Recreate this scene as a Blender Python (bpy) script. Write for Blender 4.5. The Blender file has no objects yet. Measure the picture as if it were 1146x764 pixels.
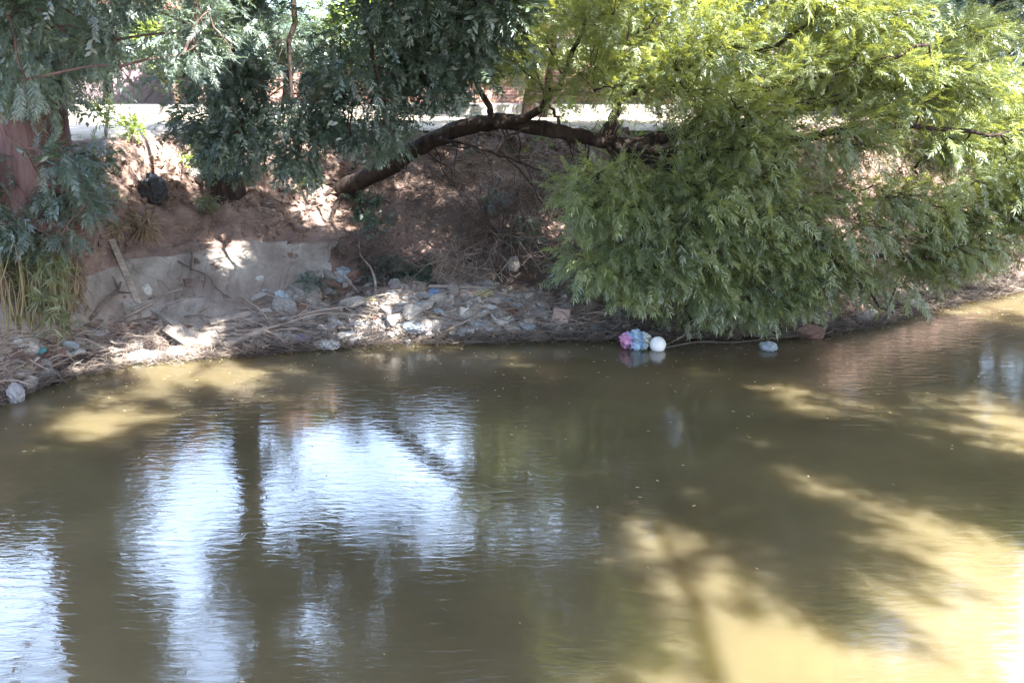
import bpy, math, random
import numpy as np
from mathutils import Vector

RNG = np.random.default_rng(7)
random.seed(7)
C = bpy.context.scene.collection
sc = bpy.context.scene
R = math.radians

# ------------------------------------------------------------ camera
CAM = np.array([0.0, 0.0, 3.5]); PITCH = R(15); FPX = 1100.0
cam = bpy.data.cameras.new('camera'); cam.sensor_width = 36; cam.lens = FPX / 1146 * 36
cam.clip_end = 2000; cam.clip_start = 0.05
co = bpy.data.objects.new('camera', cam); C.objects.link(co)
co.location = CAM; co.rotation_euler = (R(90) - PITCH, 0, 0)
sc.camera = co

# ------------------------------------------------------------ sky, sun, exposure
SUN_EL, SUN_AZ = 52.0, 138.0        # azimuth: degrees clockwise from straight ahead (+Y): over the right shoulder
w = bpy.data.worlds.new("World"); sc.world = w; w.use_nodes = True
nt = w.node_tree; nt.nodes.clear()
sky = nt.nodes.new('ShaderNodeTexSky'); sky.sky_type = 'NISHITA'; sky.sun_disc = False
sky.sun_elevation = R(SUN_EL); sky.sun_rotation = R(SUN_AZ); sky.dust_density = 2.0; sky.air_density = 1.0
bg = nt.nodes.new('ShaderNodeBackground'); bg.inputs[1].default_value = 0.076
wo = nt.nodes.new('ShaderNodeOutputWorld')
# bright broken cloud, thicker towards the horizon
_tc = nt.nodes.new('ShaderNodeTexCoord'); _sp = nt.nodes.new('ShaderNodeSeparateXYZ'); nt.links.new(_tc.outputs['Generated'], _sp.inputs[0])
_mp = nt.nodes.new('ShaderNodeMapping'); _mp.inputs['Scale'].default_value = (1, 1, 2.2); nt.links.new(_tc.outputs['Generated'], _mp.inputs[0])
_n = nt.nodes.new('ShaderNodeTexNoise'); _n.inputs['Scale'].default_value = 2.6; _n.inputs['Detail'].default_value = 7; _n.inputs['Roughness'].default_value = .6; nt.links.new(_mp.outputs[0], _n.inputs['Vector'])
_r = nt.nodes.new('ShaderNodeMapRange'); _r.inputs[1].default_value = .36; _r.inputs[2].default_value = .56; nt.links.new(_n.outputs[0], _r.inputs[0])
_e = nt.nodes.new('ShaderNodeMapRange'); _e.inputs[1].default_value = .50; _e.inputs[2].default_value = .85; _e.inputs[3].default_value = 1; _e.inputs[4].default_value = .0; nt.links.new(_sp.outputs[2], _e.inputs[0])
_m = nt.nodes.new('ShaderNodeMath'); _m.operation = 'MULTIPLY'; nt.links.new(_r.outputs[0], _m.inputs[0])
_y = nt.nodes.new('ShaderNodeMapRange'); _y.inputs[1].default_value = .2; _y.inputs[2].default_value = .7; nt.links.new(_sp.outputs[1], _y.inputs[0])
_m0 = nt.nodes.new('ShaderNodeMath'); _m0.operation = 'MULTIPLY'; nt.links.new(_e.outputs[0], _m0.inputs[0]); nt.links.new(_y.outputs[0], _m0.inputs[1]); nt.links.new(_m0.outputs[0], _m.inputs[1])
_x = nt.nodes.new('ShaderNodeMixRGB'); _x.inputs[2].default_value = (7.4, 9.8, 14.5, 1); nt.links.new(_m.outputs[0], _x.inputs[0]); nt.links.new(sky.outputs[0], _x.inputs[1])
nt.links.new(_x.outputs[0], bg.inputs[0]); nt.links.new(bg.outputs[0], wo.inputs[0])
sl = bpy.data.lights.new('sun', 'SUN'); sl.energy = 5.0; sl.angle = R(0.53); sl.color = (1.0, 0.95, 0.86)
so = bpy.data.objects.new('sun', sl); C.objects.link(so)
sd = Vector((math.sin(R(SUN_AZ)) * math.cos(R(SUN_EL)), math.cos(R(SUN_AZ)) * math.cos(R(SUN_EL)), math.sin(R(SUN_EL))))
so.rotation_euler = sd.to_track_quat('Z', 'Y').to_euler(); so.location = (0, 0, 30)
sc.view_settings.view_transform = 'Standard'; sc.view_settings.look = 'None'
sc.view_settings.exposure = 3.5; sc.view_settings.gamma = 1.0
sc.render.engine = 'CYCLES'
sc.cycles.use_denoising = True
sc.cycles.max_bounces = 6; sc.cycles.diffuse_bounces = 3; sc.cycles.glossy_bounces = 2
sc.cycles.transmission_bounces = 3; sc.cycles.transparent_max_bounces = 4
sc.cycles.caustics_reflective = False; sc.cycles.caustics_refractive = False

# ------------------------------------------------------------ helpers
def ray(px, py):
    x = (px - 573) / FPX; y = -(py - 382) / FPX
    c, s = math.cos(PITCH), math.sin(PITCH)
    return np.array([x, c + y * s, -s + y * c])
def at(px, py, D):
    r = ray(px, py); return CAM + r * (D / r[1])
def ground(px, py, z=0.0):
    r = ray(px, py); return CAM + r * ((z - CAM[2]) / r[2])

def _h(ix, iy, seed):
    n = (ix * 374761393 + iy * 668265263 + seed * 1442695041) & 0x7fffffff
    n = (n ^ (n >> 13)) * 1274126177 & 0x7fffffff
    return ((n ^ (n >> 16)) & 0xffff) / 65535.0
def vnoise(x, y, seed=0):
    x = np.asarray(x, float); y = np.asarray(y, float)
    ix = np.floor(x).astype(np.int64); iy = np.floor(y).astype(np.int64)
    fx = x - ix; fy = y - iy; fx = fx * fx * (3 - 2 * fx); fy = fy * fy * (3 - 2 * fy)
    a = _h(ix, iy, seed); b = _h(ix + 1, iy, seed); c = _h(ix, iy + 1, seed); d = _h(ix + 1, iy + 1, seed)
    return (a * (1 - fx) + b * fx) * (1 - fy) + (c * (1 - fx) + d * fx) * fy
def fbm(x, y, o=4, seed=0):
    s = 0; a = .5
    for k in range(o):
        s = s + a * vnoise(np.asarray(x) * 2 ** k, np.asarray(y) * 2 ** k, seed + k * 17); a *= .5
    return s

def tag(o, label=None, cat=None, group=None, kind=None):
    if label: o['label'] = label
    if cat: o['category'] = cat
    if group: o['group'] = group
    if kind: o['kind'] = kind
    return o
def empty(name, loc, label, cat, group=None):
    o = bpy.data.objects.new(name, None); o.location = loc; o.empty_display_size = .2
    C.objects.link(o); tag(o, label, cat, group); return o

class MB:
    """collects polygons; builds one mesh object"""
    def __init__(s): s.v = []; s.f = []; s.sm = []
    def add(s, vs, fs, smooth=True):
        n = len(s.v); s.v.extend([tuple(p) for p in vs]); s.f.extend([tuple(i + n for i in f) for f in fs]); s.sm.extend([smooth] * len(fs))
    def box(s, lo, hi, smooth=False):
        x0, y0, z0 = lo; x1, y1, z1 = hi
        s.add([(x0,y0,z0),(x1,y0,z0),(x1,y1,z0),(x0,y1,z0),(x0,y0,z1),(x1,y0,z1),(x1,y1,z1),(x0,y1,z1)],
              [(0,3,2,1),(4,5,6,7),(0,1,5,4),(1,2,6,5),(2,3,7,6),(3,0,4,7)], smooth)
    def obox(s, a, b, wdt, th, up=(0,0,1), jag=0.0):
        """a board from a to b"""
        a = Vector(a); b = Vector(b); d = (b - a).normalized(); u = Vector(up); sd_ = d.cross(u).normalized(); u = sd_.cross(d)
        vs = []
        for t, p in ((0, a), (1, b)):
            for q in ((-1, -1), (1, -1), (1, 1), (-1, 1)):
                vs.append(p + sd_ * q[0] * wdt / 2 + u * q[1] * th / 2 + d * random.uniform(-jag, jag))
        s.add(vs, [(0,3,2,1),(4,5,6,7),(0,1,5,4),(1,2,6,5),(2,3,7,6),(3,0,4,7)], False)
    def tube(s, pts, rad, sides=6, cap=True, rough=0.0):
        pts = [Vector(p) for p in pts]; n = len(pts); vs = []; fs = []
        prev = None
        for i, p in enumerate(pts):
            d = (pts[min(i + 1, n - 1)] - pts[max(i - 1, 0)])
            if d.length < 1e-9: d = Vector((0, 0, 1))
            d.normalize()
            if prev is None:
                prev = d.orthogonal().normalized()
            prev = (prev - d * prev.dot(d))
            prev = prev.normalized() if prev.length > 1e-6 else d.orthogonal().normalized()
            o = d.cross(prev)
            r = rad[i] if hasattr(rad, '__len__') else rad
            for k in range(sides):
                a = 2 * math.pi * k / sides
                rr = r * (1 + (random.uniform(-rough, rough) if rough else 0))
                vs.append(p + (prev * math.cos(a) + o * math.sin(a)) * rr)
        for i in range(n - 1):
            for k in range(sides):
                k2 = (k + 1) % sides
                fs.append((i * sides + k, i * sides + k2, (i + 1) * sides + k2, (i + 1) * sides + k))
        if cap:
            fs.append(tuple(range(sides))[::-1]); fs.append(tuple((n - 1) * sides + k for k in range(sides)))
        s.add(vs, fs, True)
    def build(s, name, mat, parent=None, loc=None):
        me = bpy.data.meshes.new(name); me.from_pydata(s.v, [], s.f)
        me.polygons.foreach_set('use_smooth', s.sm)
        me.materials.append(mat); me.update()
        o = bpy.data.objects.new(name, me); C.objects.link(o)
        if parent is not None:
            o.parent = parent
            L = parent.location
            co_ = np.empty(len(me.vertices) * 3); me.vertices.foreach_get('co', co_)
            co_ = co_.reshape(-1, 3) - np.array(L); me.vertices.foreach_set('co', co_.ravel())
        elif loc is not None:
            co_ = np.empty(len(me.vertices) * 3); me.vertices.foreach_get('co', co_)
            co_ = co_.reshape(-1, 3) - np.array(loc); me.vertices.foreach_set('co', co_.ravel()); o.location = loc
        return o

def smooth_path(pts, n=6, jit=0.0):
    pts = [Vector(p) for p in pts]; out = []
    for i in range(len(pts) - 1):
        p0 = pts[max(i - 1, 0)]; p1 = pts[i]; p2 = pts[i + 1]; p3 = pts[min(i + 2, len(pts) - 1)]
        for k in range(n):
            t = k / n
            q = 0.5 * ((2 * p1) + (-p0 + p2) * t + (2 * p0 - 5 * p1 + 4 * p2 - p3) * t * t + (-p0 + 3 * p1 - 3 * p2 + p3) * t ** 3)
            if jit: q = q + Vector([random.gauss(0, jit) for _ in range(3)])
            out.append(q)
    out.append(pts[-1]); return out
def lerp_r(r0, r1, n, pw=1.0): return [r0 + (r1 - r0) * (i / (n - 1)) ** pw for i in range(n)]

# ------------------------------------------------------------ materials
def new_mat(name):
    m = bpy.data.materials.new(name); m.use_nodes = True; m.node_tree.nodes.clear(); return m, m.node_tree
def N(nt, typ, **kw):
    n = nt.nodes.new(typ)
    for k, v in kw.items():
        if k.startswith('i_'): n.inputs[int(k[2:])].default_value = v
        else: setattr(n, k, v)
    return n
def ramp(nt, stops):
    n = nt.nodes.new('ShaderNodeValToRGB'); e = n.color_ramp.elements
    while len(e) < len(stops): e.new(0.5)
    for k, (p, c) in enumerate(stops): e[k].position = p; e[k].color = (*c, 1) if len(c) == 3 else c
    return n
def noisy(name, cols, scale=6, rough=0.85, bump=0.02, bscale=None, coord='Object', detail=8, spec=0.3, stretch=None, scale2=None, cols2=None, trans=0):
    m, t = new_mat(name); L = t.links.new
    tc = N(t, 'ShaderNodeTexCoord'); vec = tc.outputs[coord]
    if stretch:
        mp = N(t, 'ShaderNodeMapping'); mp.inputs['Scale'].default_value = stretch; L(vec, mp.inputs[0]); vec = mp.outputs[0]
    n1 = N(t, 'ShaderNodeTexNoise'); n1.inputs['Scale'].default_value = scale; n1.inputs['Detail'].default_value = detail; n1.inputs['Roughness'].default_value = .65
    L(vec, n1.inputs['Vector'])
    k = len(cols); rp = ramp(t, [(0.32 + 0.38 * i / max(k - 1, 1), c) for i, c in enumerate(cols)])
    L(n1.outputs[0], rp.inputs[0]); col = rp.outputs[0]
    if cols2:
        n2 = N(t, 'ShaderNodeTexNoise'); n2.inputs['Scale'].default_value = scale2; n2.inputs['Detail'].default_value = 5; L(vec, n2.inputs['Vector'])
        r2 = ramp(t, [(0.42, (0, 0, 0)), (0.62, (1, 1, 1))]); L(n2.outputs[0], r2.inputs[0])
        mx = N(t, 'ShaderNodeMixRGB'); mx.inputs[2].default_value = (*cols2, 1); L(r2.outputs[0], mx.inputs[0]); L(col, mx.inputs[1]); col = mx.outputs[0]
    b = N(t, 'ShaderNodeBsdfPrincipled'); b.inputs['Roughness'].default_value = rough; b.inputs['Specular IOR Level'].default_value = spec
    L(col, b.inputs['Base Color'])
    n3 = N(t, 'ShaderNodeTexNoise'); n3.inputs['Scale'].default_value = bscale or scale * 3; n3.inputs['Detail'].default_value = 6; L(vec, n3.inputs['Vector'])
    bp = N(t, 'ShaderNodeBump'); bp.inputs['Strength'].default_value = 1; bp.inputs['Distance'].default_value = bump
    L(n3.outputs[0], bp.inputs['Height']); L(bp.outputs[0], b.inputs['Normal'])
    o = N(t, 'ShaderNodeOutputMaterial'); L(b.outputs[0], o.inputs[0])
    return m
def leaf_mat(name, c_dark, c_light, trans, tw=0.45, gloss=0.08):
    """leaf: diffuse + translucent, colour varied leaf by leaf through the mesh attribute 'tint'"""
    m, t = new_mat(name); L = t.links.new
    at_ = N(t, 'ShaderNodeAttribute'); at_.attribute_name = 'tint'
    r1 = ramp(t, [(0, c_dark), (1, c_light)]); L(at_.outputs['Fac'], r1.inputs[0])
    r2 = ramp(t, [(0, tuple(x * .7 for x in trans)), (1, trans)]); L(at_.outputs['Fac'], r2.inputs[0])
    d = N(t, 'ShaderNodeBsdfDiffuse'); L(r1.outputs[0], d.inputs[0])
    tr = N(t, 'ShaderNodeBsdfTranslucent'); L(r2.outputs[0], tr.inputs[0])
    mx = N(t, 'ShaderNodeMixShader'); mx.inputs[0].default_value = tw; L(d.outputs[0], mx.inputs[1]); L(tr.outputs[0], mx.inputs[2])
    g = N(t, 'ShaderNodeBsdfGlossy'); g.inputs['Roughness'].default_value = .45; g.inputs[0].default_value = (.9, .95, 1, 1)
    m2 = N(t, 'ShaderNodeMixShader'); m2.inputs[0].default_value = gloss; L(mx.outputs[0], m2.inputs[1]); L(g.outputs[0], m2.inputs[2])
    o = N(t, 'ShaderNodeOutputMaterial'); L(m2.outputs[0], o.inputs[0]); return m

M = {}
M['soil'] = noisy('bank_soil', [(.11, .075, .064), (.20, .14, .12), (.31, .225, .19)], 2.6, .95, .07, 11, scale2=.8, cols2=(.12, .088, .080), spec=.1)
M['sand'] = noisy('pale_sand', [(.26, .21, .16), (.38, .32, .25), (.46, .40, .32)], 1.5, .95, .03, 10, spec=.1)
M['road'] = noisy('dusty_road', [(.22, .21, .21), (.30, .28, .28)], 3, .9, .005, 40)
M['kerb'] = noisy('kerb_concrete', [(.26, .25, .24), (.38, .36, .34)], 3, .9, .01)
M['concrete'] = noisy('weathered_concrete', [(.17, .15, .135), (.26, .235, .215), (.33, .30, .275)], 3.2, .9, .03, 14, scale2=1.4, cols2=(.17, .135, .12))
M['bark'] = noisy('dark_bark', [(.016, .012, .011), (.034, .025, .022), (.062, .047, .041)], 7, .95, .05, 12, stretch=(1, 1, .25), spec=.15)
M['bark_red'] = noisy('reddish_bark', [(.07, .04, .04), (.14, .085, .08), (.20, .13, .12)], 6, .95, .07, 9, stretch=(1, 1, .2), spec=.15)
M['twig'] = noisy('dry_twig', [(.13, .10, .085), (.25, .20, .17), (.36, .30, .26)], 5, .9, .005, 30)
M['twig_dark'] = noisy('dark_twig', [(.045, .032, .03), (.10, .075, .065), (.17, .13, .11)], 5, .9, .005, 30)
M['plank'] = noisy('grey_plank', [(.14, .115, .10), (.26, .22, .19), (.34, .29, .26)], 6, .85, .006, 30, stretch=(1, 1, 4))
M['rock_grey'] = noisy('grey_rubble', [(.14, .13, .128), (.27, .25, .24), (.38, .355, .34)], 7, .9, .02, 25)
M['rock_pale'] = noisy('pale_rubble', [(.24, .22, .20), (.40, .365, .335), (.54, .50, .465)], 6, .9, .02, 25)
M['rock_brick'] = noisy('brick_rubble', [(.16, .085, .068), (.24, .14, .11), (.29, .20, .165)], 7, .9, .02, 25)
M['brick_block'] = noisy('pink_block', [(.32, .23, .20), (.46, .34, .29)], 5, .9, .02, 25)
def plastic(name, c, c2, rough=.35):
    return noisy(name, [c2, c, c], 3, rough, .02, 18, spec=.5)
M['bag_white'] = plastic('white_plastic', (.58, .57, .56), (.28, .25, .23))
M['bag_blue'] = plastic('blue_plastic', (.16, .32, .58), (.30, .42, .58))
M['bag_pale'] = plastic('pale_blue_plastic', (.38, .44, .50), (.22, .23, .25))
M['bag_grey'] = plastic('grey_plastic', (.34, .34, .36), (.18, .17, .18))
M['bag_black'] = plastic('black_plastic', (.018, .018, .024), (.03, .03, .04), .3)
M['bag_purple'] = plastic('violet_plastic', (.16, .14, .28), (.08, .07, .14))
M['bag_yellow'] = plastic('yellowed_foam', (.42, .36, .22), (.28, .24, .16), .8)
M['bag_red'] = plastic('rust_cloth', (.20, .075, .05), (.12, .05, .04), .9)
M['bag_teal'] = plastic('teal_plastic', (.10, .30, .32), (.10, .18, .2))
M['foam_white'] = noisy('white_foam', [(.80, .80, .80), (.84, .84, .83)], 4, .5, .002)
M['litter'] = noisy('leaf_litter', [(.12, .07, .05), (.26, .165, .12), (.42, .30, .22)], 9, .95, .0, 10)
M['algae'] = noisy('green_weed', [(.03, .045, .02), (.08, .11, .05)], 8, .95, .0, 10)
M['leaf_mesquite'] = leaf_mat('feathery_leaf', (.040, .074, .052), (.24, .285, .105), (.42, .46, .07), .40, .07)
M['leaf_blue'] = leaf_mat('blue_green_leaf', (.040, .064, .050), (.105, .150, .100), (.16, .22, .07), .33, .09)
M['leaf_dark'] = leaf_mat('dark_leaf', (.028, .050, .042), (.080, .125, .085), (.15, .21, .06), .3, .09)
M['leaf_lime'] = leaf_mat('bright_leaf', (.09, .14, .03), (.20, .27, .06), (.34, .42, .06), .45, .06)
M['leaf_reed'] = leaf_mat('reed_leaf', (.09, .12, .05), (.24, .24, .11), (.25, .28, .09), .35, .08)
M['straw'] = leaf_mat('dry_straw', (.16, .11, .07), (.38, .28, .18), (.30, .22, .12), .3, .04)
M['brick_wall'] = None
def brick_mat():
    m, t = new_mat('brickwork'); L = t.links.new
    tc = N(t, 'ShaderNodeTexCoord'); mp = N(t, 'ShaderNodeMapping'); mp.inputs['Rotation'].default_value = (R(90), 0, 0); L(tc.outputs['Object'], mp.inputs[0])
    b = N(t, 'ShaderNodeTexBrick'); L(mp.outputs[0], b.inputs[0]); b.inputs['Scale'].default_value = 1.0
    b.inputs['Brick Width'].default_value = .26; b.inputs['Row Height'].default_value = .085; b.inputs['Mortar Size'].default_value = .008
    b.inputs[1].default_value = (.36, .18, .14, 1); b.inputs[2].default_value = (.26, .13, .11, 1); b.inputs[3].default_value = (.38, .33, .30, 1)
    p = N(t, 'ShaderNodeBsdfPrincipled'); p.inputs['Roughness'].default_value = .9; L(b.outputs[0], p.inputs['Base Color'])
    o = N(t, 'ShaderNodeOutputMaterial'); L(p.outputs[0], o.inputs[0]); return m
M['brick_wall'] = brick_mat()
M['plaster_lilac'] = noisy('mauve_plaster', [(.24, .18, .20), (.30, .23, .25)], 2, .9, .01)
M['plaster_orange'] = noisy('orange_plaster', [(.50, .20, .10), (.58, .26, .14)], 2, .9, .01)
M['white_paint'] = noisy('white_paint', [(.72, .72, .72), (.8, .8, .8)], 3, .6, .002)
M['roof_tile'] = noisy('roof_tile', [(.25, .10, .07), (.36, .17, .12)], 4, .9, .02, stretch=(1, 6, 1))
M['glass'] = noisy('dark_glass', [(.03, .035, .04), (.05, .055, .06)], 2, .1, 0, spec=.6)
M['wood_dark'] = noisy('dark_wood', [(.08, .05, .035), (.14, .09, .06)], 6, .8, .005)

def wet_margin(m):
    t = m.node_tree; L = t.links.new; p = [n for n in t.nodes if n.type == 'BSDF_PRINCIPLED'][0]
    src = p.inputs['Base Color'].links[0].from_socket
    g_ = N(t, 'ShaderNodeNewGeometry'); sx = N(t, 'ShaderNodeSeparateXYZ'); L(g_.outputs['Position'], sx.inputs[0])
    n_ = N(t, 'ShaderNodeTexNoise'); n_.inputs['Scale'].default_value = 3; L(g_.outputs['Position'], n_.inputs['Vector'])
    ad = N(t, 'ShaderNodeMath', operation='MULTIPLY_ADD'); ad.inputs[1].default_value = -.18; L(n_.outputs[0], ad.inputs[0]); L(sx.outputs[2], ad.inputs[2])
    mr = N(t, 'ShaderNodeMapRange'); mr.inputs[1].default_value = -.04; mr.inputs[2].default_value = .09; mr.inputs[3].default_value = .32; mr.inputs[4].default_value = 1; L(ad.outputs[0], mr.inputs[0])
    mx = N(t, 'ShaderNodeMixRGB', blend_type='MULTIPLY'); mx.inputs[0].default_value = 1; L(src, mx.inputs[1]); L(mr.outputs[0], mx.inputs[2]); L(mx.outputs[0], p.inputs['Base Color'])
for k_ in ('soil', 'rock_grey', 'litter', 'twig', 'rock_pale'): wet_margin(M[k_])
def weather(m):
    t = m.node_tree; L = t.links.new; p = [n for n in t.nodes if n.type == 'BSDF_PRINCIPLED'][0]
    src = p.inputs['Base Color'].links[0].from_socket
    tc = N(t, 'ShaderNodeNewGeometry'); mp = N(t, 'ShaderNodeMapping'); mp.inputs['Scale'].default_value = (3.5, .5, .8); L(tc.outputs['Position'], mp.inputs[0])
    n_ = N(t, 'ShaderNodeTexNoise'); n_.inputs['Scale'].default_value = 1.6; n_.inputs['Detail'].default_value = 6; L(mp.outputs[0], n_.inputs['Vector'])
    r_ = ramp(t, [(.38, (.45, .38, .34)), (.55, (1, 1, 1))]); L(n_.outputs[0], r_.inputs[0])
    vo = N(t, 'ShaderNodeTexVoronoi', feature='DISTANCE_TO_EDGE'); vo.inputs['Scale'].default_value = .7
    nd = N(t, 'ShaderNodeTexNoise'); nd.inputs['Scale'].default_value = 2.5; nd.inputs['Detail'].default_value = 4; L(tc.outputs['Position'], nd.inputs['Vector'])
    ma = N(t, 'ShaderNodeMixRGB', blend_type='ADD'); ma.inputs[0].default_value = .6; L(tc.outputs['Position'], ma.inputs[1]); L(nd.outputs['Color'], ma.inputs[2]); L(ma.outputs[0], vo.inputs['Vector'])
    r2 = ramp(t, [(.0, (.45, .4, .36)), (.006, (1, 1, 1))]); L(vo.outputs['Distance'], r2.inputs[0])
    m1 = N(t, 'ShaderNodeMixRGB', blend_type='MULTIPLY'); m1.inputs[0].default_value = .45; L(src, m1.inputs[1]); L(r_.outputs[0], m1.inputs[2])
    m2 = N(t, 'ShaderNodeMixRGB', blend_type='MULTIPLY'); m2.inputs[0].default_value = 1; L(m1.outputs[0], m2.inputs[1]); L(r2.outputs[0], m2.inputs[2]); L(m2.outputs[0], p.inputs['Base Color'])
weather(M['concrete'])
def water_mat():
    m, t = new_mat('murky_water'); L = t.links.new
    geo = N(t, 'ShaderNodeNewGeometry')
    n0 = N(t, 'ShaderNodeTexNoise'); n0.inputs['Scale'].default_value = .5; n0.inputs['Detail'].default_value = 4; L(geo.outputs['Position'], n0.inputs['Vector'])
    rc = ramp(t, [(.35, (.062, .050, .028)), (.65, (.092, .075, .041))]); L(n0.outputs[0], rc.inputs[0])
    p = N(t, 'ShaderNodeBsdfPrincipled'); L(rc.outputs[0], p.inputs['Base Color'])
    p.subsurface_method = 'BURLEY'; p.inputs['Subsurface Weight'].default_value = 1.0
    p.inputs['Subsurface Radius'].default_value = (1.0, .8, .45); p.inputs['Subsurface Scale'].default_value = .36
    p.inputs['Roughness'].default_value = .03; p.inputs['IOR'].default_value = 1.6
    def mapped(scale, rz=0):
        mp = N(t, 'ShaderNodeMapping'); mp.inputs['Scale'].default_value = scale; mp.inputs['Rotation'].default_value = (0, 0, rz); L(geo.outputs['Position'], mp.inputs[0]); return mp
    a = N(t, 'ShaderNodeTexNoise'); a.inputs['Scale'].default_value = 1; a.inputs['Detail'].default_value = 4; a.inputs['Distortion'].default_value = .8; L(mapped((4.2, 14, 1), R(5)).outputs[0], a.inputs['Vector'])
    b = N(t, 'ShaderNodeTexNoise'); b.inputs['Scale'].default_value = 1; b.inputs['Detail'].default_value = 2; L(mapped((.55, .9, 1)).outputs[0], b.inputs['Vector'])
    c = N(t, 'ShaderNodeTexNoise'); c.inputs['Scale'].default_value = 1; c.inputs['Detail'].default_value = 1; L(mapped((.35, .35, 1)).outputs[0], c.inputs['Vector'])
    cr = ramp(t, [(.40, (.35, .35, .35)), (.62, (1, 1, 1))]); L(c.outputs[0], cr.inputs[0])
    mu = N(t, 'ShaderNodeMath', operation='MULTIPLY'); L(a.outputs[0], mu.inputs[0]); L(cr.outputs[0], mu.inputs[1])
    b1 = N(t, 'ShaderNodeBump'); b1.inputs['Strength'].default_value = 1; b1.inputs['Distance'].default_value = .0036; L(mu.outputs[0], b1.inputs['Height'])
    b2 = N(t, 'ShaderNodeBump'); b2.inputs['Strength'].default_value = 1; b2.inputs['Distance'].default_value = .003; L(b.outputs[0], b2.inputs['Height']); L(b1.outputs[0], b2.inputs['Normal'])
    L(b2.outputs[0], p.inputs['Normal'])
    o = N(t, 'ShaderNodeOutputMaterial'); L(p.outputs[0], o.inputs[0]); return m
M['water'] = water_mat()

# ------------------------------------------------------------ terrain
shore_px = [(-260, 560), (-120, 500), (0, 455), (60, 430), (150, 410), (250, 400), (400, 388), (560, 384), (700, 381), (900, 378), (980, 366), (1060, 343), (1146, 326), (1350, 305)]
SH = np.array([ground(*p) for p in shore_px])
SX = np.concatenate([[-60, -20], SH[:, 0], [30, 80]]); SY = np.concatenate([[6.0, 7.2], SH[:, 1], [20, 22]])
def ys(X): return np.interp(X, SX, SY)
PV = [-12, -3, -1, 0, .5, 1.15, 1.3, 2.3, 3.0, 3.7, 4.2, 5.2, 500]
PZ = [-1.6, -.9, -.35, -.02, .12, .30, .42, 1.22, 1.78, 2.40, 2.60, 2.65, 2.65]
AX0, AX1 = ground(70, 380)[0], ground(385, 380)[0]
AX1 = at(378, 285, 15)[0]; AX0 = at(70, 300, 12.9)[0]
def apron_mask(X, v):
    a = np.clip((X - AX0 + .2) / .2, 0, 1) * np.clip((AX1 + .1 - X) / .2, 0, 1)
    return a * np.clip((v - 1.0) / .15, 0, 1) * np.clip((2.45 - v) / .2, 0, 1)
def H(X, Y):
    X = np.asarray(X, float); Y = np.asarray(Y, float)
    v = Y - ys(X)
    wob = (fbm(X * .8, Y * .8, 3, 5) - .5) * .9 * np.clip((v - 2.2) / .8, 0, 1) * np.clip((6 - v) / 2, 0, 1)
    z = np.interp(v + wob, PV, PZ)
    slope = np.clip((v - .1) / .5, 0, 1) * np.clip((5.0 - v) / 1.0, 0, 1)
    am = apron_mask(X, v)
    nz = (fbm(X * 1.3, Y * 1.3, 5, 1) - .48) * .34 + (np.abs(fbm(X * 3.1, Y * 1.3, 3, 9) - .47)) * -.6
    z = z + nz * slope * (1 - am)
    z = z + (fbm(X * 6, Y * 6, 3, 21) - .45) * .07 * np.clip((v + .2) / .3, 0, 1) * np.clip((5.2 - v) / 1.0, 0, 1) * (1 - am)
    z = z + (fbm(X * .9, Y * .1, 2, 33) - .5) * .35 * np.clip(1 - np.abs(v) / .8, 0, 1)
    z = z + (fbm(X * 14, Y * 14, 2, 71) - .4) * .045 * np.clip((v - .1) / .4, 0, 1) * np.clip((5.4 - v) / 1.0, 0, 1) * (1 - am)
    z = z + .34 * np.exp(-((X + .9) / 1.6) ** 2 - ((v - .75) / .45) ** 2)
    near = np.interp(Y, [-9, -6, -3], [2.2, 2.0, -1.6])
    return np.maximum(z, np.where(Y < -2, near, -9))
def drop(px, py):
    r = ray(px, py); t = np.linspace(6, 40, 3000)
    P = CAM + r[None, :] * t[:, None]
    hit = np.where(P[:, 2] < np.maximum(H(P[:, 0], P[:, 1]), 0.0))[0]
    return P[hit[0]] if len(hit) else P[-1]
def terrain():
    def lines(segs):
        out = []
        for a, b, s in segs: out.extend(np.arange(a, b, s))
        return np.array(out)
    xs = lines([(-600, -60, 40), (-60, -20, 4), (-20, -9, .4), (-9, 11, .06), (11, 20, .4), (20, 60, 4), (60, 640, 40)])
    yl = lines([(-400, -20, 30), (-20, -9, 1.5), (-9, -2, .5), (-2, 6, 1.0), (6, 9.5, .25), (9.5, 19.5, .06), (19.5, 30, 1), (30, 60, 5), (60, 900, 60)])
    GX, GY = np.meshgrid(xs, yl); Z = H(GX, GY)
    v = np.stack([GX, GY, Z], -1).reshape(-1, 3); nx, ny = len(xs), len(yl)
    i = np.arange(nx * ny).reshape(ny, nx)
    f = np.stack([i[:-1, :-1], i[:-1, 1:], i[1:, 1:], i[1:, :-1]], -1).reshape(-1, 4)
    return quads('ground', v, f, M['soil'], smooth=True)
def quads(name, v, f, mat, smooth=False, tint=None, parent=None):
    me = bpy.data.meshes.new(name)
    if parent is not None: v = v - np.array(parent.location)
    me.vertices.add(len(v)); me.vertices.foreach_set('co', v.astype(np.float32).ravel())
    me.loops.add(f.size); me.loops.foreach_set('vertex_index', f.astype(np.int32).ravel())
    me.polygons.add(len(f)); me.polygons.foreach_set('loop_start', np.arange(0, f.size, f.shape[1], dtype=np.int32))
    me.polygons.foreach_set('use_smooth', np.full(len(f), smooth))
    if tint is not None:
        a = me.attributes.new('tint', 'FLOAT', 'POINT'); a.data.foreach_set('value', tint.astype(np.float32))
    me.materials.append(mat); me.update(calc_edges=True)
    o = bpy.data.objects.new(name, me); C.objects.link(o); o.parent = parent
    return o
tag(terrain(), kind='structure')

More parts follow.
